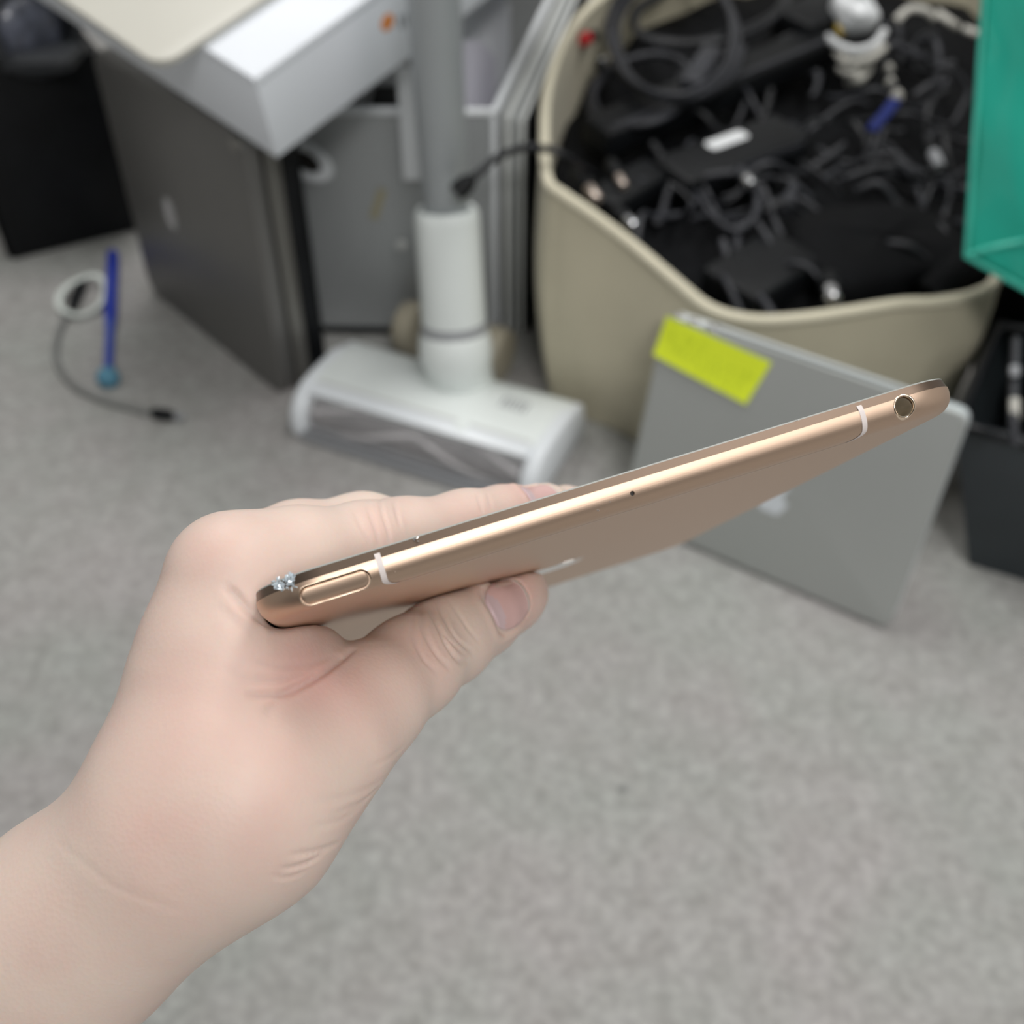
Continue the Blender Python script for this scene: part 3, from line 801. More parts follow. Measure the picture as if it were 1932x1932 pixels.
F_ += [[rim_[q], rim_[(q + 1) % len(rim_)], K + rim_[(q + 1) % len(rim_)], K + rim_[q]] for q in range(len(rim_))]
note = mesh('sticky_note', V, F_, 'yellow', None, True, 40)
tag(note, 'bright yellow sticky note with faint writing on the silver laptop', 'note')
rnd = random.Random(4); gs = []
for row, (t0, s0, s1) in enumerate(((.22, .08, .45), (.42, .06, .93), (.62, .12, .9), (.80, .45, .88))):
    s = s0
    while s < s1:
        pts = []
        for q in range(4):
            ss, t = s + rnd.uniform(-.018, .03), t0 + rnd.uniform(-.07, .07)
            p = (nc[0] * (1 - ss) + nc[1] * ss) * (1 - t) + (nc[3] * (1 - ss) + nc[2] * ss) * t
            pts.append(p + LN * (.00055 + .0022 * t ** 3 + .0006 * math.sin(ss * 5) * t))
        gs.append(tube_geo(spline(pts, 3), .0006, 4)); s += rnd.uniform(.05, .085)
V, F_ = join(*gs); mesh('handwriting', V, F_, 'ink', note)

# ------------------------------------------------------------------ beige fabric tote and its tangle of cables
RIM = [(1030, 335, .29), (1024, 250, .30), (1030, 165, .31), (1062, 75, .32), (1118, 5, .325), (1230, -70, .325), (1420, -105, .32), (1640, -105, .31), (1850, -60, .30), (1930, 60, .28), (1925, 230, .26), (1915, 400, .25), (1890, 512, .238), (1850, 550, .232), (1770, 567, .225), (1700, 570, .222), (1600, 586, .220), (1510, 598, .219), (1420, 601, .219), (1340, 580, .223), (1270, 525, .238), (1190, 458, .250), (1110, 398, .270), (1060, 364, .282)]
rimP = spline([G(*r) for r in RIM], 5, closed=True)
NRM = len(rimP)
cen = sum(rimP, Vector()) / NRM
def base_pt(p):
    q = Vector((p.x, p.y, 0)); c = Vector((cen.x, cen.y, 0)); d = q - c
    q = c + d * .955
    if q.y < 1.02: q.y += (1.02 - q.y) * .25
    return q
baseP = [base_pt(p) for p in rimP]
tote = thing('fabric_tote', 'soft beige canvas tote bin overflowing with black cables', 'tote', Vector((cen.x, cen.y, 0)))
rows = 14; V, F_ = [], []
for lay, off in ((0, 0.0), (1, .0045)):
    for j in range(rows + 1):
        t = j / rows
        for i in range(NRM):
            a, b = baseP[i], rimP[i]
            p = a.lerp(b, t); d = Vector((p.x - cen.x, p.y - cen.y, 0)).normalized()
            bul = .010 * math.sin(t * math.pi) + .0030 * math.sin(i * .17 + t * 3) * math.sin(t * math.pi) + .0008 * math.sin(i * .61 - t * 5) * t * (1 - t) * 4
            p = p + d * (bul - off); p.z = max(p.z, .0005 + off)
            V.append(p)
per = (rows + 1) * NRM
for lay in (0, 1):
    for j in range(rows):
        for i in range(NRM):
            a = lay * per + j * NRM + i; b = lay * per + j * NRM + (i + 1) % NRM
            F_.append([a, b, b + NRM, a + NRM])
F_ += [[rows * NRM + i, rows * NRM + (i + 1) % NRM, per + rows * NRM + (i + 1) % NRM, per + rows * NRM + i] for i in range(NRM)]
F_.append(list(range(NRM)))
mesh('body', V, F_, 'canvas', tote, True, 70)
V, F_ = tube_geo([p + Vector((cen.x - p.x, cen.y - p.y, 0)).normalized() * .002 - Vector((0, 0, .003)) for p in rimP], .0062, 8, True)
mesh('hem', V, F_, 'hem', tote, True)
# heap level inside
HP0, HPN = Vector((.25, 1.0, .198)), Vector((0, -.10, 1)).normalized()
def heap(px, py, dz=0.0):
    return ray_plane(px, py, HP0 + Vector((0, 0, dz)), HPN)
def hz(x, y): return HP0.z + .10 * (y - HP0.y)
# added dark heap base that fills the tote under the cables
inner = [p.lerp(Vector((cen.x, cen.y, p.z)), .035) for p in rimP]
V, F_ = [], []; rings = 14
rnd = random.Random(11)
for r in range(rings + 1):
    s = 1 - r / rings
    for i in range(NRM):
        x = cen.x + (inner[i].x - cen.x) * s; y = cen.y + (inner[i].y - cen.y) * s
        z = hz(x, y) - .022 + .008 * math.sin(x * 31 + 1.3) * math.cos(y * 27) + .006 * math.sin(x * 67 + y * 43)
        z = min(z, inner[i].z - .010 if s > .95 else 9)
        V.append(Vector((x, y, z)))
for r in range(rings):
    for i in range(NRM):
        a, b = r * NRM + i, r * NRM + (i + 1) % NRM; F_.append([a, b, b + NRM, a + NRM])
nb = len(V)
for r, (s, z) in enumerate(((.98, .10), (.90, .006))):
    for i in range(NRM): V.append(Vector((cen.x + (inner[i].x - cen.x) * s, cen.y + (inner[i].y - cen.y) * s, z)))
for i in range(NRM):
    j = (i + 1) % NRM
    F_.append([i, j, nb + j, nb + i]); F_.append([nb + i, nb + j, nb + NRM + j, nb + NRM + i])
F_.append([nb + NRM + i for i in range(NRM)])
o = mesh('heap_filler', V, F_, 'blackcloth', None, True)
tag(o, 'added black heap base filling the beige tote under the cables', 'bag')
def cable(name, pts, r, m, label, cat='cable', group=None, k=8, n=8, **kw):
    o = tube(name, pts, r, m, None, k, n=n, **kw); return tag(o, label, cat, group)
# large coil
def coil(cx, cy, ax, ay, turns, rot, seed, dz=.02, wob=.10):
    rnd = random.Random(seed); pts = []; N = int(turns * 14); c, s = math.cos(rot), math.sin(rot)
    for i in range(N + 1):
        a = 2 * math.pi * i / 14; q = 1 + wob * math.sin(i * .37 + seed) ; x, y = ax * q * math.cos(a), ay * q * math.sin(a)
        pts.append(heap(cx + c * x - s * y + rnd.uniform(-3, 3), cy + s * x + c * y + rnd.uniform(-3, 3), dz + .006 * i / 14 + .01 * math.sin(a + 1)))
    return pts
co = cable('cable_coil', coil(1278, 62, 118, 118, 2.7, .2, 1, .045), .0046, 'cable2', 'large round coil of charcoal cable at the back of the tote', 'cable', n=5)
g0, g1 = heap(1300, 165, .066), heap(1345, 98, .068)
box('wrap', frame((g0 + g1) / 2, (g1 - g0).normalized(), HPN.cross((g1 - g0).normalized()).normalized(), ((g1 - g0).normalized()).cross(HPN.cross((g1 - g0).normalized()).normalized())), ((g1 - g0).length, .026, .020), 'cable2', co, bev=.005)
cable('cable_coil', coil(1205, 175, 92, 62, 2.4, -.35, 4, .02), .0045, 'cable2', 'oval coil of black cable beside the left wall of the tote', 'cable', n=5)
cable('cable_coil', coil(1330, 20, 150, 60, 1.9, -.2, 9, .028), .0048, 'cable', 'wide flat coil of black cable under the large round coil', 'cable', n=5)
# long black power strip and adapters
def brick(name, a, b, wd, ht, label, m='black', cat='adapter', bev=.006, dz=.0):
    A, B_ = heap(*a, dz), heap(*b, dz); x = (B_ - A).normalized(); y = HPN.cross(x).normalized(); z = x.cross(y)
    t = thing(name, label, cat, ((A + B_) / 2) - z * ht / 2)
    box('case', frame((A + B_) / 2, x, y, z), ((B_ - A).length, wd, ht), m, t, bev=bev, seg=3)
    return t, frame((A + B_) / 2, x, y, z), (B_ - A).length
t, fr, ln = brick('power_strip', (1120, 262, ), (1560, 82, ), .052, .036, 'long black power strip lying diagonally across the cable heap', cat='power strip', dz=.020)
slab('ridge', fr @ Matrix.Translation((0, -.018, .018)), ln * .94, .007, .003, [(0, -.002), (0, .0015), (.001, .002)], 'cable2', t)
t, fr, ln = brick('power_adapter', (1262, 345), (1492, 258), .066, .034, 'black power adapter with a white label in the middle of the tote', dz=.018)
slab('label', fr @ Matrix.Translation((.002, .014, .0170)), .056, .019, .006, [(0, -.0004), (0, .0005)], 'whiteplug', t)
slab('edge_strip', fr @ Matrix.Translation((.01, -.031, .010)), ln * .75, .006, .0025, [(0, -.004), (0, .004)], 'cable2', t)
brick('power_adapter', (1490, 60), (1590, 20), .07, .04, 'black power adapter at the back beside the white charger', dz=.03)
brick('power_adapter', (1370, 560), (1500, 480), .075, .034, 'black power adapter by the front rim left of the black pouch', m='black', dz=.006)
brick('power_adapter', (1130, 395), (1240, 330), .045, .03, 'small black plug adapter at the left front rim of the tote', dz=.012)
# cable ring in front of the labelled adapter
cable('cable', [heap(*p) for p in ((1290, 352, .02), (1345, 330, .034), (1400, 330, .036), (1428, 365, .034), (1422, 410, .03), (1385, 435, .024), (1345, 408, .02), (1318, 372, .02), (1290, 340, .016))], .0042, 'cable2', 'charcoal cable bent in a ring in front of the labelled adapter')
cable('cable', [heap(*p) for p in ((1395, 425, .02), (1390, 470, .016), (1400, 505, .008))], .0045, 'cable2', 'short charcoal cable end hanging from the cable ring')
# pouch at the front right, rolled pouch end over the rim
def blob(name, c, ax, ay, az, m, label, cat, seed, wr=.06, up=None):
    rnd = random.Random(seed); V, F_ = [], []; nu, nv = 28, 16
    for j in range(nv + 1):
        ph = math.pi * j / nv - math.pi / 2
        for i in range(nu):
            th = 2 * math.pi * i / nu
            def se(w_, e): return math.copysign(abs(w_) ** e, w_)
            x, y, z = se(math.cos(ph), .6) * se(math.cos(th), .6), se(math.cos(ph), .6) * se(math.sin(th), .6), se(math.sin(ph), .7)
            q = 1 + wr * math.sin(3 * th + seed + 2 * ph) * math.cos(ph) + wr * .5 * math.sin(7 * th - seed + 5 * ph) * math.cos(ph)
            V.append(c + ax * x * q + ay * y * q + az * z * (1 + wr * math.sin(4 * th + ph * 3)))
    for j in range(nv):
        for i in range(nu):
            a, b = j * nu + i, j * nu + (i + 1) % nu; F_.append([a, b, b + nu, a + nu])
    o = mesh(name, V, F_, m, None, True); return tag(o, label, cat)
pc = heap(1662, 478, .004)
blob('pouch', pc, Vector((.098, .02, .0)), Vector((-.02, .060, .012)), Vector((0, -.004, .026)), 'blackcloth', 'smooth black fabric pouch at the front right of the tote', 'pouch', 2)
ra, rb = heap(1752, 560, .018), heap(1890, 470, .040)
o = tube('rolled_sleeve', [ra, ra.lerp(rb, .5) + Vector((0, 0, .006)), rb], lambda s: .0165 + .004 * math.sin(3 * s), 'blackcloth', None, 16)
tag(o, 'rolled black fabric sleeve lying over the right front rim of the tote', 'sleeve')
# white charger with ivory cords at the back
wc = heap(1612, 22, .055)
wt = thing('charger', 'white charger block with ivory cords at the back of the tote', 'charger', wc - Vector((0, 0, .03)))
wx = (heap(1660, 15, .055) - wc).normalized(); wy = HPN.cross(wx).normalized()
box('case', frame(wc, wx, wy, wx.cross(wy)) @ Matrix.Rotation(.25, 4, 'X'), (.050, .062, .034), 'whiteplug', wt, bev=.012, seg=4)
lathe('socket', axis_frame(wc + Vector((-.002, -.020, .012)), wc + Vector((-.002, -.036, .030))), [(.015, 0), (.017, .008), (.013, .009), (.011, .004)], 'whiteplug', wt, 20)
wires = [((1560, 68, .03), (1580, 85, .05), (1615, 96, .055), (1650, 84, .055), (1668, 60, .05)), ((1580, 100, .04), (1600, 118, .045), (1640, 112, .05), (1668, 90, .05)), ((1585, 130, .03), (1610, 140, .035), (1632, 118, .04)), ((1600, 155, .02), (1622, 150, .03), (1640, 128, .03), (1634, 112, .04)), ((1690, 40, .04), (1715, 18, .05), (1745, 20, .05), (1762, 34, .04)), ((1770, 25, .04), (1790, 40, .04), (1805, 50, .03)), ((1820, 55, .03), (1840, 62, .03), (1870, 66, .02))]
for wv in wires: tube('cord', [heap(*p) for p in wv], .0055, 'ivory' if wv[0][0] != 1560 else 'whiteplug', wt, 8)
tube('cord', [heap(1578, 40, .03), heap(1582, 52, .04), heap(1590, 66, .035)], .004, 'yellowed', wt, 6)
# cord with pale connectors and blue strap
cab = thing('cable', 'black cable with pale beaded plugs and a blue strap', 'cable', heap(1680, 170, 0))
tube('cord', [heap(*p) for p in ((1672, 115, .02), (1680, 150, .028), (1690, 178, .028), (1668, 215, .024), (1650, 245, .02), (1648, 275, .012), (1630, 300, .006))], .0042, 'cable2', cab)
for (px, py, r) in ((1677, 130, .0062), (1680, 155, .0058), (1692, 182, .0078)):
    p = heap(px, py, .030); lathe('plug_bead', axis_frame(p - HPN * r, p + HPN * r), [(r * .5, 0), (r * .95, r * .5), (r, r), (r * .9, r * 1.5), (r * .45, 2 * r)], 'ivory', cab, 14)
tube('strap', [heap(1688, 190, .032), heap(1672, 212, .032), heap(1652, 235, .026), heap(1645, 248, .022)], .0072, 'bluetie', cab, 8, flat=.5)
# plugs with metal prongs, connector tips
def plug(px0, px1, m, tipm, label, r=.008, tip=.0055, dz=.03):
    A, B_ = heap(*px0, dz), heap(*px1, dz + .004); t = thing('plug', label, 'plug', A - Vector((0, 0, .01)))
    L = (B_ - A).length
    lathe('housing', axis_frame(A, B_), [(r * .6, 0), (r, L * .1), (r, L * .55), (r * .7, L * .62)], m, t, 14)
    lathe('contact', axis_frame(A, B_), [(tip, L * .6), (tip, L * .95), (tip * .7, L)], tipm, t, 12)
plug((1085, 322), (1128, 378), 'black', 'brass', 'black plug with a pinkish metal tip near the left rim', .010, .0068)
plug((1150, 305), (1178, 352), 'black', 'brass', 'black plug with a small pinkish tip beside the left adapter', .008, .005)
plug((1395, 322), (1418, 350), 'cable2', 'chrome', 'charcoal plug with a bright metal tip on the cable ring', .007, .0062, .042)
plug((1160, 398), (1199, 428), 'black', 'chrome', 'black plug with a silver tip at the front left rim', .009, .0068, .02)
plug((1560, 520), (1571, 568), 'black', 'chrome', 'black plug with a bright silver tip at the front rim', .010, .0085, .022)
plug((1122, 66), (1098, 76), 'black', 'red', 'black plug with a red end at the back left rim', .008, .0085, .05)
plug((1480, 400), (1500, 345), 'cable2', 'cable2', 'charcoal straight plug in the middle of the cable tangle', .008, .0055, .02)
plug((1745, 255), (1772, 315), 'black', 'greyplastic', 'black plug with a grey tip left of the green bag', .008, .007, .02)
plug((1128, 130), (1140, 112), 'black', 'greyplastic', 'small black plug with a dull tip near the back left rim', .006, .005, .03)
# loose tangle
rnd = random.Random(21)
inside = [(p.x, p.y) for p in inner]
def in_poly(x, y):
    c = False
    for i in range(len(inside)):
        x1, y1 = inside[i]; x2, y2 = inside[i - 1]
        if (y1 > y) != (y2 > y) and x < (x2 - x1) * (y - y1) / (y2 - y1) + x1: c = not c
    return c
seeds = [(1530, 200), (1560, 260), (1590, 300), (1640, 330), (1500, 330), (1450, 400), (1700, 260), (1740, 300), (1780, 200), (1720, 130), (1800, 120), (1480, 450), (1540, 420), (1610, 380), (1660, 300), (1760, 360), (1820, 330), (1560, 180), (1600, 230), (1460, 300), (1300, 450), (1360, 480), (1240, 430), (1290, 400), (1420, 500), (1700, 80), (1760, 90), (1820, 200), (1500, 250), (1640, 260), (1580, 340), (1530, 380), (1450, 200), (1400, 230), (1690, 340), (1560, 450), (1500, 520), (1340, 520), (1720, 200), (1660, 140)]
for i, (sx, sy_) in enumerate(seeds):
    p = heap(sx, sy_, .006); a = rnd.uniform(0, 6.28); pts = []
    cur = rnd.uniform(-14, 14)
    for q in range(9):
        if not in_poly(p.x, p.y):
            break
        pts.append(Vector((p.x, p.y, hz(p.x, p.y) + .010 + .012 * math.sin(q * 1.1 + i) + rnd.uniform(0, .010))))
        a += cur * .022 + rnd.uniform(-.35, .35); p = p + Vector((math.cos(a), math.sin(a), 0)) * .022
    if len(pts) > 2:
        cable('cable', pts, rnd.choice((.0028, .0034, .0040, .0045)), rnd.choice(('cable', 'cable2', 'cable2')), 'loose black cable in the tangle on the right side of the tote', group='loose cables tangled in the tote', k=6, n=5)
# cable from the tote to the vacuum with its barrel plug
vc = thing('cable', 'black cable running over the left rim to the vacuum tube', 'cable', G(1030, 300, .25))
tube('cord', [heap(1120, 330, .02), G(1075, 300, .300), G(1046, 284, .314), G(1024, 280, .312), P(990, 278, 1.15), P(940, 296, 1.12), P(905, 325, 1.105), P(888, 340, 1.105)], .0042, 'cable', vc)
A, B_ = P(893, 335, 1.105), P(860, 364, 1.105); L = (B_ - A).length
lathe('plug', axis_frame(A, B_), [(.005, 0), (.0085, L * .25), (.010, L * .6), (.0095, L)], 'black', vc, 16)

# ------------------------------------------------------------------ stick vacuum standing on the carpet
HLf, HRf = G(556, 822, 0.0), G(1003, 962, 0.0)      # front bottom corners of the floor head
VX = (HRf - HLf); VWD = VX.length; VX.normalize(); VY = Vector((-VX.y, VX.x, 0)); VZ = Vector((0, 0, 1))
if VY.y < 0: VY = -VY
VDP = .146
vac = thing('stick_vacuum', 'white cordless stick vacuum with a grey tube and wide floor head', 'vacuum cleaner', HLf.lerp(HRf, .5) + VY * VDP / 2)
VF = frame(HLf.lerp(HRf, .5), VX, VY, VZ)
print('vac head', VWD)
def extrude_x(prof, x0, x1, nx=1, bev=.004):
    """profile in (y,z), swept along x with softened ends"""
    V, F_ = [], []; k = len(prof)
    cy = sum(p[0] for p in prof) / k; cz = sum(p[1] for p in prof) / k
    st = [(x0, bev), (x0 + bev * .3, bev * .3), (x0 + bev, 0), (x1 - bev, 0), (x1 - bev * .3, bev * .3), (x1, bev)]
    for x, ins in st:
        for y, z in prof:
            d = Vector((y - cy, z - cz)); q = max(0, 1 - ins / max(d.length, 1e-6)); V.append(VF @ Vector((x, cy + d.x * q, cz + d.y * q)))
    for j in range(len(st) - 1):
        for i in range(k):
            a, b = j * k + i, j * k + (i + 1) % k; F_.append([a, b, b + k, a + k])
    F_.append(list(range(k))[::-1]); F_.append([(len(st) - 1) * k + i for i in range(k)])
    return V, F_
hw = VWD / 2
housing = [(.030, .006), (.142, .006), (.148, .020), (.147, .036), (.139, .048), (.122, .057), (.095, .0615), (.060, .0618), (.040, .060), (.031, .057), (.027, .050), (.027, .038)]
vh = mesh('head_housing', *extrude_x(housing, -hw + .004, hw - .004, bev=.008), 'white', vac, True, 45)
side = [(-.002, .004), (.142, .004), (.147, .02), (.137, .049), (.095, .0618), (.050, .0615), (.027, .058), (.010, .049), (.000, .035), (-.004, .020)]
mesh('end_cap', *extrude_x(side, -hw - .003, -hw + .016, bev=.005), 'white2', vac, True, 45)
mesh('end_cap', *extrude_x(side, hw - .016, hw + .003, bev=.005), 'white2', vac, True, 45)
# clear front window, roller behind it
V, F_ = [], []; arc = [(.031, .0575), (.022, .0545), (.012, .047), (.005, .037), (.001, .024), (.001, .010)]
for lay in (0, .0018):
    for y, z in arc:
        d = Vector((y - .04, z - .02)).normalized() * lay
        for x in (-hw + .016, hw - .016): V.append(VF @ Vector((x, y - d.x, z - d.y)))
n = len(arc)
for i in range(n - 1):
    F_.append([2 * i, 2 * i + 1, 2 * i + 3, 2 * i + 2]); F_.append([2 * n + 2 * i, 2 * n + 2 * i + 2, 2 * n + 2 * i + 3, 2 * n + 2 * i + 1])
F_ += [[0, 1, 2 * n + 1, 2 * n], [2 * n - 2, 2 * n - 1, 4 * n - 1, 4 * n - 2]]
mesh('clear_window', V, F_, 'clear', vac, True)
def vrod(name, y, z, r, x0, x1, m, n=20, parent=None):
    a, b = VF @ Vector((x0, y, z)), VF @ Vector((x1, y, z)); L = (b - a).length
    return lathe(name, axis_frame(a, b), [(r, 0), (r, L)], m, parent or vac, n)
rl = vrod('brush_roller', .026, .024, .0165, -hw + .018, hw - .018, 'bristle', 24)
for ph in (0, 2.1, 4.2):                         # spiral bristle rows
    pts = []
    for i in range(34):
        x = -hw + .02 + (2 * hw - .04) * i / 33; a = ph + (3.0 * abs(x) / hw)
        pts.append(VF @ Vector((x, .026 + .0168 * math.cos(a), .024 + .0168 * math.sin(a))))
    mesh('bristle_row', *tube_geo(pts, .0030, 6), 'bristle2', rl, True)
mesh('window_bar', *extrude_x([(.019, .0525), (.031, .0580), (.033, .0605), (.025, .0590), (.017, .0550)], -hw + .014, hw - .014, bev=.001), 'white2', vac, True, 40)
mesh('groove', *extrude_x([(.034, .0590), (.038, .0602), (.038, .0610), (.034, .0602)], -hw + .018, hw - .018, bev=.0005), 'paleboard', vac, True, 40)
mesh('release_latch', *extrude_x([(.024, .056), (.040, .0615), (.040, .0640), (.025, .0605)], hw * .30, hw * .40, bev=.001), 'white', vac, True, 40)
mesh('front_lip', *extrude_x([(-.006, .002), (.004, .002), (.004, .012), (-.004, .012)], -hw + .012, hw - .012, bev=.001), 'greyplastic', vac, True, 40)
mesh('sole', *extrude_x([(.0, .002), (.140, .002), (.140, .012), (.0, .012)], -hw + .01, hw - .01, bev=.002), 'greyplastic', vac, True, 40)
# vent slots
for i in range(6):
    x = hw * .50 + i * .0056
    box('vent_slot', VF @ Matrix.Translation((x, .088, .0614)), (.0026, .020, .0014), 'greyplastic', vac, bev=.0005, seg=1)
# neck with wheels
jc = G(860, 672, .085)                             # joint centre
nk0 = VF @ Vector(((VF.inverted() @ jc).x + .004, .118, .040))
yk = axis_frame(nk0, jc + VZ * .02)
lathe('neck', axis_frame(nk0, jc), [(.036, -.012), (.040, 0), (.038, (jc - nk0).length)], 'white', vac, 28)
wy_ = VX
for s, dx in ((-1, .058), (1, .052)):
    c = G(786, 664, 0) if s < 0 else G(930, 710, 0); c.z = .0345
    a = c - VX * s * .010; L = .030
    lathe('wheel', axis_frame(a, a + VX * s), [(.022, 0), (.0335, .002), (.034, .006), (.034, .020), (.031, .027), (.018, .030), (.008, .0305)], 'beigewheel', vac, 32)
colt = G(842, 392, .250); colb = jc + VZ * .012
ax_ = axis_frame(colb, colt); L = (colt - colb).length
lathe('swivel_yoke', ax_, [(.034, -.030), (.041, -.016), (.0415, .004), (.039, .018), (.0365, .024)], 'white', vac, 32)
lathe('swivel_band', ax_, [(.0372, .014), (.0380, .018), (.0375, .027), (.0365, .031)], 'greyplastic', vac, 32)
lathe('collar', ax_, [(.0355, .028), (.0362, .034), (.0355, L * .5), (.0352, L - .014), (.0345, L - .005), (.0315, L), (.0262, L - .0015), (.0256, L - .02)], 'white', vac, 36)
slab('release_button', frame(ax_ @ Vector((-.004, 0, L * .46)) + (EYE - ax_ @ Vector((0, 0, L * .46))).normalized() * .0325, VX, VZ, -VY), .014, .020, .005, [(0, -.003), (0, .0015), (.0015, .0025)], 'white2', vac)
ptop = colt + (G(818, 0, .475) - colt) * 1.9; pa = axis_frame(colt - (ptop - colt).normalized() * .015, ptop)
lathe('tube', pa, [(.0246, 0), (.0246, (ptop - colt).length)], 'pole', vac, 32)

# ------------------------------------------------------------------ dark grey computer case on the left
DBL, DBR = G(283, 548, 0), G(536, 752, 0)
DX = (DBR - DBL); DW = DX.length; DX.normalize(); DN = Vector((DX.y, -DX.x, 0))
if DN.dot(EYE - DBL) < 0: DN = -DN
DH = .330
DC = DBL.lerp(DBR, .5)
case = thing('computer_case', 'dark grey aluminium computer case standing under the white box', 'computer', DC - DN * .03)
DF = frame(DC + Vector((0, 0, DH / 2)), DX, Vector((0, 0, 1)), DN)
slab('side_panel', DF, DW, DH, .026, [(.003, -.020), (0, -.018), (0, -.0025), (.0008, -.0008), (.0025, 0)], 'darkcase', case, n=8, ang=30)
slab('edge_trim', DF @ Matrix.Translation((.004, 0, 0)), DW, DH, .020, [(.001, -.040), (0, -.038), (0, -.0235), (.001, -.0225)], 'darkcase2', case, n=8, ang=30)
slab('inner_panel', DF, DW - .014, DH - .01, .018, [(0, -.0235), (0, -.019)], 'black', case, n=8)
box('back_shell', DF @ Matrix.Translation((.004, 0, -.053)), (DW, DH, .024), 'black', case, bev=.004)
bp_ = ray_plane(321, 403, DC, DN)
bl = DF.inverted() @ bp_
V, F_ = lathe_geo(DF @ Matrix.Translation((bl.x, bl.y, 0)) @ Matrix.Diagonal((.62, 1.0, 1, 1)), [(.021, -.0005), (.021, .0006), (.018, .0009), (.0165, .0004), (.001, .0004)], 28)
mesh('badge', V, F_, 'badge', case, True, 40)
lathe('corner_knob', DF @ Matrix.Translation((DW / 2 - .012, DH / 2 - .014, -.006)), [(.008, 0), (.008, .008), (.006, .010)], 'darkcase2', case, 16)
# ------------------------------------------------------------------ white cardboard box and the cream slab on it
BZ0 = DH + .0010; BH = .094
B0 = G(523, 299, BZ0)
e1 = Vector((-0.7518, 0.6321, 0.1879)).normalized(); e2 = Vector((0.6585, 0.705, 0.2632)).normalized(); e3 = Vector((-0.0339, -0.3216, 0.9463)).normalized()
l1, l2 = .44, .52
cb_ = B0 + e1 * l1 / 2 + e2 * l2 / 2 + e3 * BH / 2
wb = thing('cardboard_box', 'large flat white cardboard box resting on the dark computer case', 'box', B0 + e1 * .06 + e2 * .06)
BF = frame(cb_, e2, e1, e3)
box('tray', BF @ Matrix.Translation((0, 0, -.002)), (l2, l1, BH - .004), 'card', wb, bev=.0015)
box('lid', BF @ Matrix.Translation((0, 0, BH / 2 - .005)), (l2 + .002, l1 + .002, .010), 'card', wb, bev=.0025)
fn = -e1
def on_face(px, py): return ray_plane(px, py, B0 + fn * .0004, fn)
c = on_face(731, 42); lathe('printed_dot', axis_frame(c, c + fn), [(.0085, -.0003), (.0085, .0003)], 'orange', wb, 20)
for q, px in enumerate((756, 768)):
    c = on_face(px, 41 - q * 4)
    box('printed_letter', frame(c, e2, e3, fn), (.0040, .015, .0006), 'greyprint', wb)
# cream laptop on top of the box
STp = B0 + e3 * (BH + .0090)
S0, S1, S2 = [ray_plane(x, y, STp, e3) for x, y in ((299, 116), (113, 0), (488, 0))]
s1 = (S1 - S0).normalized(); s2 = (S2 - S0).normalized(); print('slab angle', math.degrees(s1.angle(s2)))
mid = (s1 + s2).normalized(); dif = (s1 - s2).normalized(); s1 = (mid + dif).normalized(); s2 = (mid - dif).normalized()
SL1, SL2 = .31, .30
S0 = ray_plane(301, 126, STp, e3)
sc_ = S0 + s1 * SL1 / 2 + s2 * SL2 / 2
SF = frame(sc_, s2, s1, e3); wsl, hsl = SL2, SL1
if s2.cross(s1).dot(e3) < 0: SF = frame(sc_, s1, s2, e3); wsl, hsl = SL1, SL2
cl = thing('laptop', 'cream laptop lying closed on top of the white box', 'laptop', sc_ - e3 * .0085)
slab('lid', SF, wsl, hsl, .022, [(.0012, -.0030), (0, -.0024), (0, -.0012), (.0008, -.0003), (.0025, 0)], 'cream', cl, n=10, ang=25)
slab('base', SF, wsl, hsl, .022, [(.004, -.0082), (.0008, -.0072), (0, -.0060), (0, -.0034), (.0006, -.0031)], 'cream', cl, n=10, ang=25)
# ------------------------------------------------------------------ perforated white bin behind the vacuum
RZ = .296
NF = G(932, 212, RZ)                               # right front top corner
NBk = G(1036, 0, RZ)
nx_ = Vector((-1, .03, 0)).normalized(); ny_ = (NBk - NF); ny_.z = 0; nd = ny_.length * 1.25; ny_.normalize()
nw = .235
binr = thing('mesh_bin', 'white-rimmed perforated metal bin behind the vacuum tube', 'bin', Vector((NF.x, NF.y, 0)) + nx_ * nw / 2 + ny_ * nd / 2)
def panel(name, a, u, lu, m, th=.0016, z0=.006, z1=RZ):
    nn_ = Vector((u.y, -u.x, 0)); V = []
    for t in (0, th):
        for (s, z) in ((0, z0), (lu, z0), (lu, z1), (0, z1)): V.append(Vector((a.x, a.y, 0)) + u * s - nn_ * t * 0 + Vector((nn_.x * t, nn_.y * t, z)))
    return mesh(name, V, [[3, 2, 1, 0], [4, 5, 6, 7], [0, 1, 5, 4], [1, 2, 6, 5], [2, 3, 7, 6], [3, 0, 4, 7]], m, binr)
NFf = Vector((NF.x, NF.y, 0))
panel('front_panel', NFf, nx_, nw, 'perf')
panel('right_panel', NFf, ny_, nd, 'perf')
panel('left_panel', NFf + nx_ * nw, ny_, nd, 'perf')
panel('back_panel', NFf + ny_ * nd, nx_, nw, 'perf')
corners = [NFf, NFf + nx_ * nw, NFf + nx_ * nw + ny_ * nd, NFf + ny_ * nd]
for zz, nm, rm in ((RZ, 'rim', 'rim'), (.006, 'bottom_rim', 'black')):
    V, F_ = tube_geo([c.lerp(corners[(i + 1) % 4], q / 6) + Vector((0, 0, zz)) for i, c in enumerate(corners) for q in range(6)], .0052, 8, True)
    mesh(nm, V, F_, rm, binr, True)
for c in corners: box('corner_post', Matrix.Translation(c + Vector((0, 0, RZ / 2))), (.007, .007, RZ - .008), 'rim', binr, bev=.0015, seg=1)
V = [c + Vector((0, 0, .004)) for c in corners] + [c + Vector((0, 0, .007)) for c in corners]
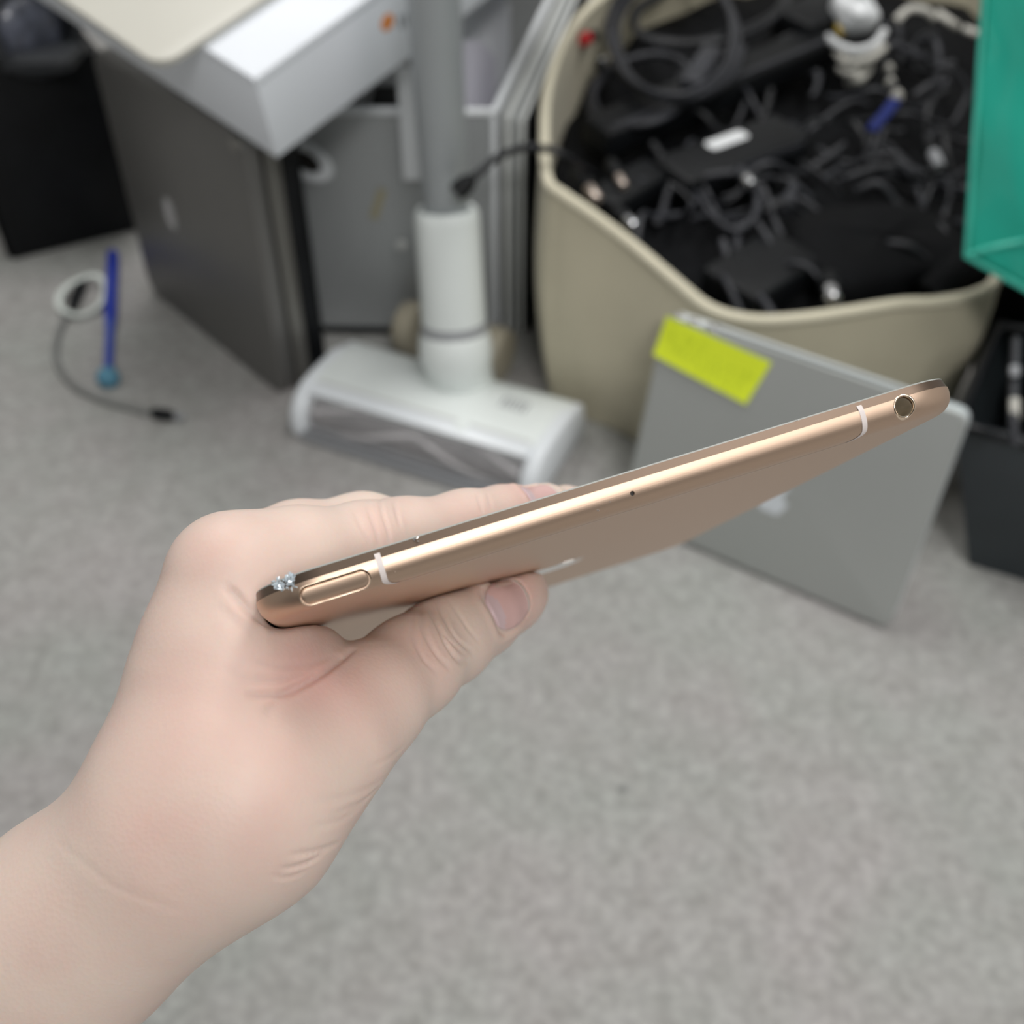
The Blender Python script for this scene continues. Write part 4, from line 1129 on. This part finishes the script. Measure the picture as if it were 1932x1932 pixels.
mesh('floor_plate', V, [[3, 2, 1, 0], [4, 5, 6, 7], [0, 1, 5, 4], [1, 2, 6, 5], [2, 3, 7, 6], [3, 0, 4, 7]], 'black', binr)
pn = Vector((nx_.y, -nx_.x, 0)); pn = pn if pn.y < 0 else -pn
hc = ray_plane(577, 303, NFf + pn * .002, pn)
HANG = math.radians(-35)
lathe('finger_ring', axis_frame(hc, hc + pn, Vector((0, 0, 1))) @ Matrix.Rotation(HANG, 4, 'Z') @ Matrix.Diagonal((1.5, .92, 1, 1)), [(.0125, -.002), (.0125, .0035), (.015, .005), (.0215, .0045), (.0235, .001), (.0235, -.001)], 'rim', binr, 32, closed=True)
lathe('finger_hole_shade', axis_frame(hc, hc + pn, Vector((0, 0, 1))) @ Matrix.Rotation(HANG, 4, 'Z') @ Matrix.Diagonal((1.5, .92, 1, 1)), [(.0124, -.0012), (.0124, .0008)], 'dark', binr, 28)  # dark disc on the uncut panel, its colour stands for the hole's shade
for (px, py, a, m, sx, sz) in ((713, 385, .35, 'straw', .010, .040), ):
    c = ray_plane(px, py, NFf + pn * .0022, pn)
    box('tape_strip', frame(c, -nx_, Vector((0, 0, 1)), pn) @ Matrix.Rotation(-a, 4, 'Z'), (sx, sz, .0006), m, binr)
c = ray_plane(757, 462, NFf + pn * .002, pn)
lathe('screw', axis_frame(c, c + pn), [(.0065, 0), (.0065, .002), (.004, .0035)], 'paleboard', binr, 14)
# white card tag over the rim, papers standing inside
ct = ray_plane(778, 262, NFf + pn * .0085, pn); ct2 = ray_plane(778, 120, NFf + pn * .0085, pn)
a0 = ray_plane(762, 340, NFf + pn * .009, pn); a1 = ray_plane(796, 128, NFf + pn * .009, pn)
V = [Vector((a0.x, a0.y, a0.z)), Vector((a1.x + .004, a0.y, a0.z)), Vector((a1.x + .004, a0.y, a1.z)), Vector((a0.x, a0.y, a1.z))]
V += [v - pn * .0012 for v in V]
o = mesh('card_divider', V, [[0, 1, 2, 3], [7, 6, 5, 4], [0, 4, 5, 1], [1, 5, 6, 2], [2, 6, 7, 3], [3, 7, 4, 0]], 'rim'); tag(o, 'narrow white card hooked on the front rim of the mesh bin', 'card')
def sheet(name, x0, x1, dy, z1, bend, m, label, z0=.012):
    V, F_ = [], []; n = 12
    for lay in (0, .0009):
        for i in range(n + 1):
            s = i / n; p = NFf + nx_ * (x0 + (x1 - x0) * s) + ny_ * (dy + bend * math.sin(s * math.pi) + lay)
            for q in range(9):
                t = q / 8; V.append(p + ny_ * (bend * .8 * t * t) + Vector((0, 0, z0 + (z1 - z0) * t - .06 * (s - .5) ** 2 * t)))
    K = (n + 1) * 9
    for i in range(n):
        for q in range(8):
            a = i * 9 + q; F_.append([a, a + 1, a + 10, a + 9]); F_.append([K + a, K + a + 9, K + a + 10, K + a + 1])
    o = mesh(name, V, F_, m, None, True); return tag(o, label, 'paper')
sheet('paper_sheet', .008, .070, .035, .350, .022, 'paper', 'curled lilac-white paper standing in the mesh bin')
sheet('paper_sheet', .006, .085, .11, .385, .030, 'whitepaper', 'taller white paper curling at the back of the mesh bin')
o = box('folder', Matrix.Translation(NFf + nx_ * .145 + ny_ * .18 + Vector((0, 0, .115))), (.12, .24, .20), 'blackcloth', None, bev=.01); tag(o, 'black document wallet standing inside the mesh bin', 'folder')
# slim boards between bin and tote; the black one is added as gap shade
sidev = -nx_
for q, (off, th, z1, m, lb) in enumerate(((.0085, .007, .290, 'paleboard', 'pale grey board standing right beside the mesh bin'), (.0175, .006, .286, 'greyboard', 'grey board between the pale board and the steel board'), (.0260, .006, .283, 'paleboard', 'second pale board, next to the black gap filler'), (.0340, .007, .285, 'blackcloth', 'added black filler standing for the dark gap beside the tote'))):
    ex = ny_; ey = Vector((ex.y, -ex.x, 0))
    c = NFf + ey * (off + .004) * (1 if ey.dot(sidev) > 0 else -1) + ex * (nd / 2 + .004 * q) + Vector((0, 0, z1 / 2 + .001))
    o = box('board', frame(c, ex, ey, ex.cross(ey)), (nd - .01, th, z1), m, None, bev=.0012, seg=1); tag(o, lb, 'board')
# ------------------------------------------------------------------ black carton and camera lens at the left edge
KB0, KB1 = G(22, 492, 0), G(246, 438, 0)
kx = (KB1 - KB0).normalized(); ky = Vector((-kx.y, kx.x, 0)); KW, KD, KH = .46, .22, .262
kc = KB1 - kx * (KW / 2 - .012) + ky * KD / 2
kx0 = (KB1 - KB0).length
kc = KB0 + kx * (kx0 + .02) / 2 + ky * KD / 2
KW = kx0 + .02
kb = thing('carton', 'tall black carton behind the dark computer case', 'carton', kc)
box('body', frame(kc + Vector((0, 0, KH / 2)), kx, ky, Vector((0, 0, 1))), (KW, KD, KH), 'black', kb, bev=.004)
box('flap', frame(kc + Vector((KW * .10, -KD / 2 - .0035, KH * .5)), kx, ky, Vector((0, 0, 1))), (KW * .62, .004, KH * .95), 'blackcloth', kb, bev=.001)
lc = P(66, 54, 1.43); lz = (EYE - lc).normalized(); lz = (lz + Vector((.45, -.1, -.05))).normalized()
la = axis_frame(lc - lz * .07, lc)
ln_ = thing('camera_lens', 'black camera lens with bluish glass on the black carton', 'lens', Vector((lc.x, lc.y, KH)))
lathe('barrel', la, [(.050, .022), (.056, .026), (.056, .03), (.061, .034), (.061, .056), (.057, .060), (.060, .064), (.060, .072), (.050, .074), (.046, .066), (.043, .052)], 'rubber', ln_, 40)
lathe('glass', la, [(.0425, .050), (.0425, .056), (.034, .061), (.020, .0645), (.003, .066)], 'lensglass', ln_, 36)
for zz in (.038, .052): lathe('grip_ring', la, [(.0565, zz - .004), (.0625, zz - .003), (.0625, zz + .003), (.0565, zz + .004)], 'blackgloss', ln_, 40, closed=True)
slab('foot', frame(Vector((lc.x, lc.y, KH + .006)), Vector((1, 0, 0)), Vector((0, 1, 0)), Vector((0, 0, 1))), .09, .07, .008, [(0, -.006), (0, .006), (.006, .012)], 'rubber', ln_)

# ------------------------------------------------------------------ small things on the carpet at the left
gc = thing('cable', 'short grey charging cable with black ends lying on the carpet', 'cable', G(150, 690, 0))
tube('cord', [G(*p, .004) for p in ((128, 590), (112, 625), (104, 665), (118, 705), (150, 735), (200, 757), (255, 772), (292, 780))], .0042, 'greycord', gc)
for a, b, r in (((156, 528), (133, 585), .0078), ((288, 779), (330, 785), .0072)):
    A, B_ = G(*a, .008), G(*b, .007); L = (B_ - A).length
    lathe('plug', axis_frame(A, B_), [(r * .8, 0), (r, L * .15), (r, L * .7), (r * .6, L)], 'black', gc, 14)
A, B_ = G(329, 785, .006), G(346, 788, .006); L = (B_ - A).length
lathe('connector', axis_frame(A, B_), [(.0042, 0), (.0042, L)], 'greyplastic', gc, 12)
tp = [G(x, y, z) for x, y, z in ((112, 572, .006), (122, 588, .006), (150, 596, .005), (180, 584, .006), (198, 558, .008), (194, 532, .010), (176, 522, .012), (150, 530, .014), (122, 548, .010))]
cl_ = spline(tp, 5, True); V, F_ = [], []
for p in cl_:
    d = (p - sum(cl_, Vector()) / len(cl_)); d.z = 0; d.normalize()
    V += [p - d * .0040, p + d * .0050 + Vector((0, 0, .001)), p + d * .0050 + Vector((0, 0, .0030)), p - d * .0040 + Vector((0, 0, .0022))]
n = len(cl_)
for i in range(n):
    a, b = 4 * i, 4 * ((i + 1) % n)
    for q in range(4): F_.append([a + q, b + q, b + (q + 1) % 4, a + (q + 1) % 4])
o = mesh('tape_ring', V, F_, 'tape', None, True, 50); tag(o, 'ring of clear whitish tape around the grey cable end', 'tape')
A, B_ = G(213, 478, .010), G(204, 706, .010)
L = (B_ - A).length
st = thing('plastic_stick', 'long blue plastic stick with a teal ball on the carpet', 'stick', G(209, 600, 0))
lathe('handle', axis_frame(A, B_), [(.006, 0), (.0085, .004), (.0085, L * .52), (.0075, L * .60)], 'blue', st, 16)
lathe('shaft', axis_frame(A, B_), [(.0072, L * .59), (.0058, L * .68), (.0055, L * .98)], 'blue2', st, 14)
r = .0135
lathe('ball', axis_frame(B_ - (B_ - A).normalized() * .006, B_ + (B_ - A).normalized()), [(r * math.cos(math.pi * (i / 10 - .5)) + .0005, r + r * math.sin(math.pi * (i / 10 - .5))) for i in range(11)], 'teal', st, 18)
for (px, py, r, m) in ((1174, 1490, .0032, 'greycord'), ):
    p = G(px, py, .0); o = lathe('lint', Matrix.Translation(p), [(r, 0), (r * 1.1, .001), (r * .6, .0025)], m, None, 8); tag(o, 'tiny dark speck of lint on the bare carpet', 'lint')

# ------------------------------------------------------------------ dark bin at the right edge and the green bag above
def quad_loft(name, lower, upper, m, parent, n=8, thick=.004, seed=0, wr=.002):
    """open bin: lower and upper quads (same order), smooth walls"""
    lo_ = [lower[i].lerp(lower[(i + 1) % 4], q / n) for i in range(4) for q in range(n)]; up_ = [upper[i].lerp(upper[(i + 1) % 4], q / n) for i in range(4) for q in range(n)]
    K = 4 * n; V, F_ = [], []; R = 6; c = sum(up_, Vector()) / K
    for lay in (0, 1):
        for r in range(R + 1):
            for i in range(K):
                p = lo_[i].lerp(up_[i], r / R); d = Vector((c.x - p.x, c.y - p.y, 0)).normalized()
                V.append(p + d * (thick * lay) + Vector((0, 0, thick * lay * (1 - r / R))))
    per = (R + 1) * K
    for lay in (0, 1):
        for r in range(R):
            for i in range(K):
                a, b = lay * per + r * K + i, lay * per + r * K + (i + 1) % K; F_.append([a, b, b + K, a + K])
        F_.append([lay * per + i for i in range(K)])
    F_ += [[R * K + i, R * K + (i + 1) % K, per + R * K + (i + 1) % K, per + R * K + i] for i in range(K)]
    return mesh(name, V, F_, m, parent, True, 40)
bFL = G(1827, 1064, .0008)
lower = [bFL, bFL + Vector((.26, -.13, 0)), bFL + Vector((.36, .06, 0)), bFL + Vector((.085, .17, 0))]
tFL = G(1803, 800, .170)
upper = [tFL, tFL + Vector((.30, -.15, 0)), tFL + Vector((.42, .06, 0)), tFL + Vector((.095, .165, 0))]
bn = thing('plastic_bin', 'dark slate plastic bin standing right of the silver laptop', 'bin', sum(lower, Vector()) / 4)
quad_loft('shell', lower, upper, 'slate', bn)
V, F_ = tube_geo([upper[i].lerp(upper[(i + 1) % 4], q / 6) for i in range(4) for q in range(6)], .006, 8, True)
mesh('rim', V, F_, 'blackgloss', bn, True)
cb2 = sum(upper, Vector()) / 4
blob('bag', Vector((cb2.x, cb2.y, .105)), Vector((.115, -.035, 0)), Vector((.02, .055, 0)), Vector((0, 0, .095)), 'blackcloth', 'black fabric bag stuffed into the dark slate bin', 'bag', 5, .05)
blob('backpack', Vector((.628, 1.03, .132)), Vector((.105, .0, 0)), Vector((.0, .070, 0)), Vector((0, 0, .130)), 'blackcloth', 'black backpack standing between the tote and the dark bin', 'backpack', 8, .03)
# cable with pale tags hanging by the bin
hg = thing('cable', 'black cable with two pale tags hanging inside the dark bin', 'cable', G(1912, 790, .17))
def RP(px, py, d): return P(px, py, d)
tube('cord', [P(1918, 640, .985), P(1916, 690, .975), P(1914, 730, .965), P(1912, 790, .955), P(1916, 840, .955)], .0045, 'cable2', hg)
for py, hh, m in ((700, .010, 'greyplastic'), (772, .020, 'ivory')):
    c = P(1914, py, .955 if py > 740 else .962); box('tag', frame(c, RGT, UPV, -FWD), (.008, hh, .006), m, hg, bev=.002)
# green laminated shopping bag
A = G(1822, 484, .300); U1 = (G(1960, 562, .283) - A).normalized(); UPg = (G(1856, -4, .50) - A); U2 = UPg.normalized()
U3 = (ray(1822, 300).normalized() + RGT * .22).normalized()
GW, GH, GD = .20, .36, .10
gb = thing('shopping_bag', 'glossy green laminated shopping bag at the upper right edge', 'bag', A + U1 * GW / 2 + U3 * GD / 2)
bm = bmesh.new(); bmesh.ops.create_cube(bm, size=1)
bmesh.ops.bevel(bm, geom=list(bm.edges), offset=.02, segments=2, affect='EDGES')
bmesh.ops.subdivide_edges(bm, edges=list(bm.edges), cuts=7, use_grid_fill=True)
V = []
bm.verts.index_update()
for v in bm.verts:
    x, y, z = v.co.x + .5, v.co.y + .5, v.co.z + .5
    p = A + U1 * (GW * x) + U3 * (GD * y) + U2 * (GH * z)
    wv = .0050 * math.sin(z * 21 + 5 * x) + .005 * math.sin(x * 22 - z * 9) + .0045 * math.sin((x + z) * 37 + 1) + .0020 * math.sin(x * 61 + 40 * z)
    V.append(p - U3 * wv * min(1, 6 * x, 6 * z) * (1 if y < .5 else -.3) + U1 * (.002 * math.sin(z * 30)) * (1 - x))
F_ = [[v.index for v in f.verts] for f in bm.faces]; bm.free()
mesh('bag_body', V, F_, 'green', gb, True, 60)
def bagp(x, z, l=.0035): return A + U1 * (GW * x) + U2 * (GH * z) - U3 * l
for pts in ([bagp(.004, 0, .002), bagp(.004, .3, .002), bagp(.003, .6, .002), bagp(.004, 1, .002)], [bagp(.02, .012), bagp(.12, .055, .006), bagp(.25, .105, .006), bagp(.45, .18, .006)], [bagp(0, .004), bagp(.3, .004), bagp(.6, .004), bagp(1, .004)]):
    tube('seam', pts, .0026, 'greenseam', gb, 6)

# ------------------------------------------------------------------ added unseen chair: shades the left floor, darkens the tablet reflections
oc = thing('shadow_caster_chair', 'added unseen black chair behind the viewpoint, shading the floor and tablet reflections', 'chair', Vector((-.27, -.50, 0)))
ccx, ccy = -.27, -.50
Mc = Matrix.Translation((ccx, ccy, 0)) @ Matrix.Rotation(math.radians(12), 4, 'Z')
slab('seat', Mc @ Matrix.Translation((0, 0, .46)), .50, .48, .07, [(.02, -.045), (0, -.03), (0, .01), (.012, .035), (.04, .045)], 'rubber', oc)
bk = Mc @ Matrix.Translation((0, -.22, .92)) @ Matrix.Rotation(math.radians(82), 4, 'X')
slab('backrest', bk, .50, .74, .09, [(.03, -.035), (0, -.02), (0, .015), (.015, .035), (.05, .045)], 'rubber', oc)
for s in (-1, 1):
    tube('armrest', [Mc @ Vector(p) for p in ((s * .25, -.18, .50), (s * .30, -.16, .62), (s * .30, -.05, .66), (s * .30, .12, .66), (s * .29, .16, .60), (s * .24, .14, .47))], .018, 'rubber', oc, 10)
lathe('column', Mc @ Matrix.Translation((0, 0, .06)), [(.035, 0), (.035, .15), (.025, .16), (.025, .36)], 'blackgloss', oc, 20)
for q in range(5):
    a = 2 * math.pi * q / 5; d = Vector((math.cos(a), math.sin(a), 0))
    tube('base_leg', [Mc @ (d * .03 + Vector((0, 0, .10))), Mc @ (d * .16 + Vector((0, 0, .09))), Mc @ (d * .29 + Vector((0, 0, .07)))], lambda t: .024 - .008 * t, 'blackgloss', oc, 10)
    c = Mc @ (d * .29 + Vector((0, 0, .0285))); ax = Vector((-d.y, d.x, 0))
    lathe('caster', axis_frame(c - ax * .02, c + ax * .02), [(.020, 0), (.028, .006), (.028, .034), (.020, .040)], 'rubber', oc, 18)
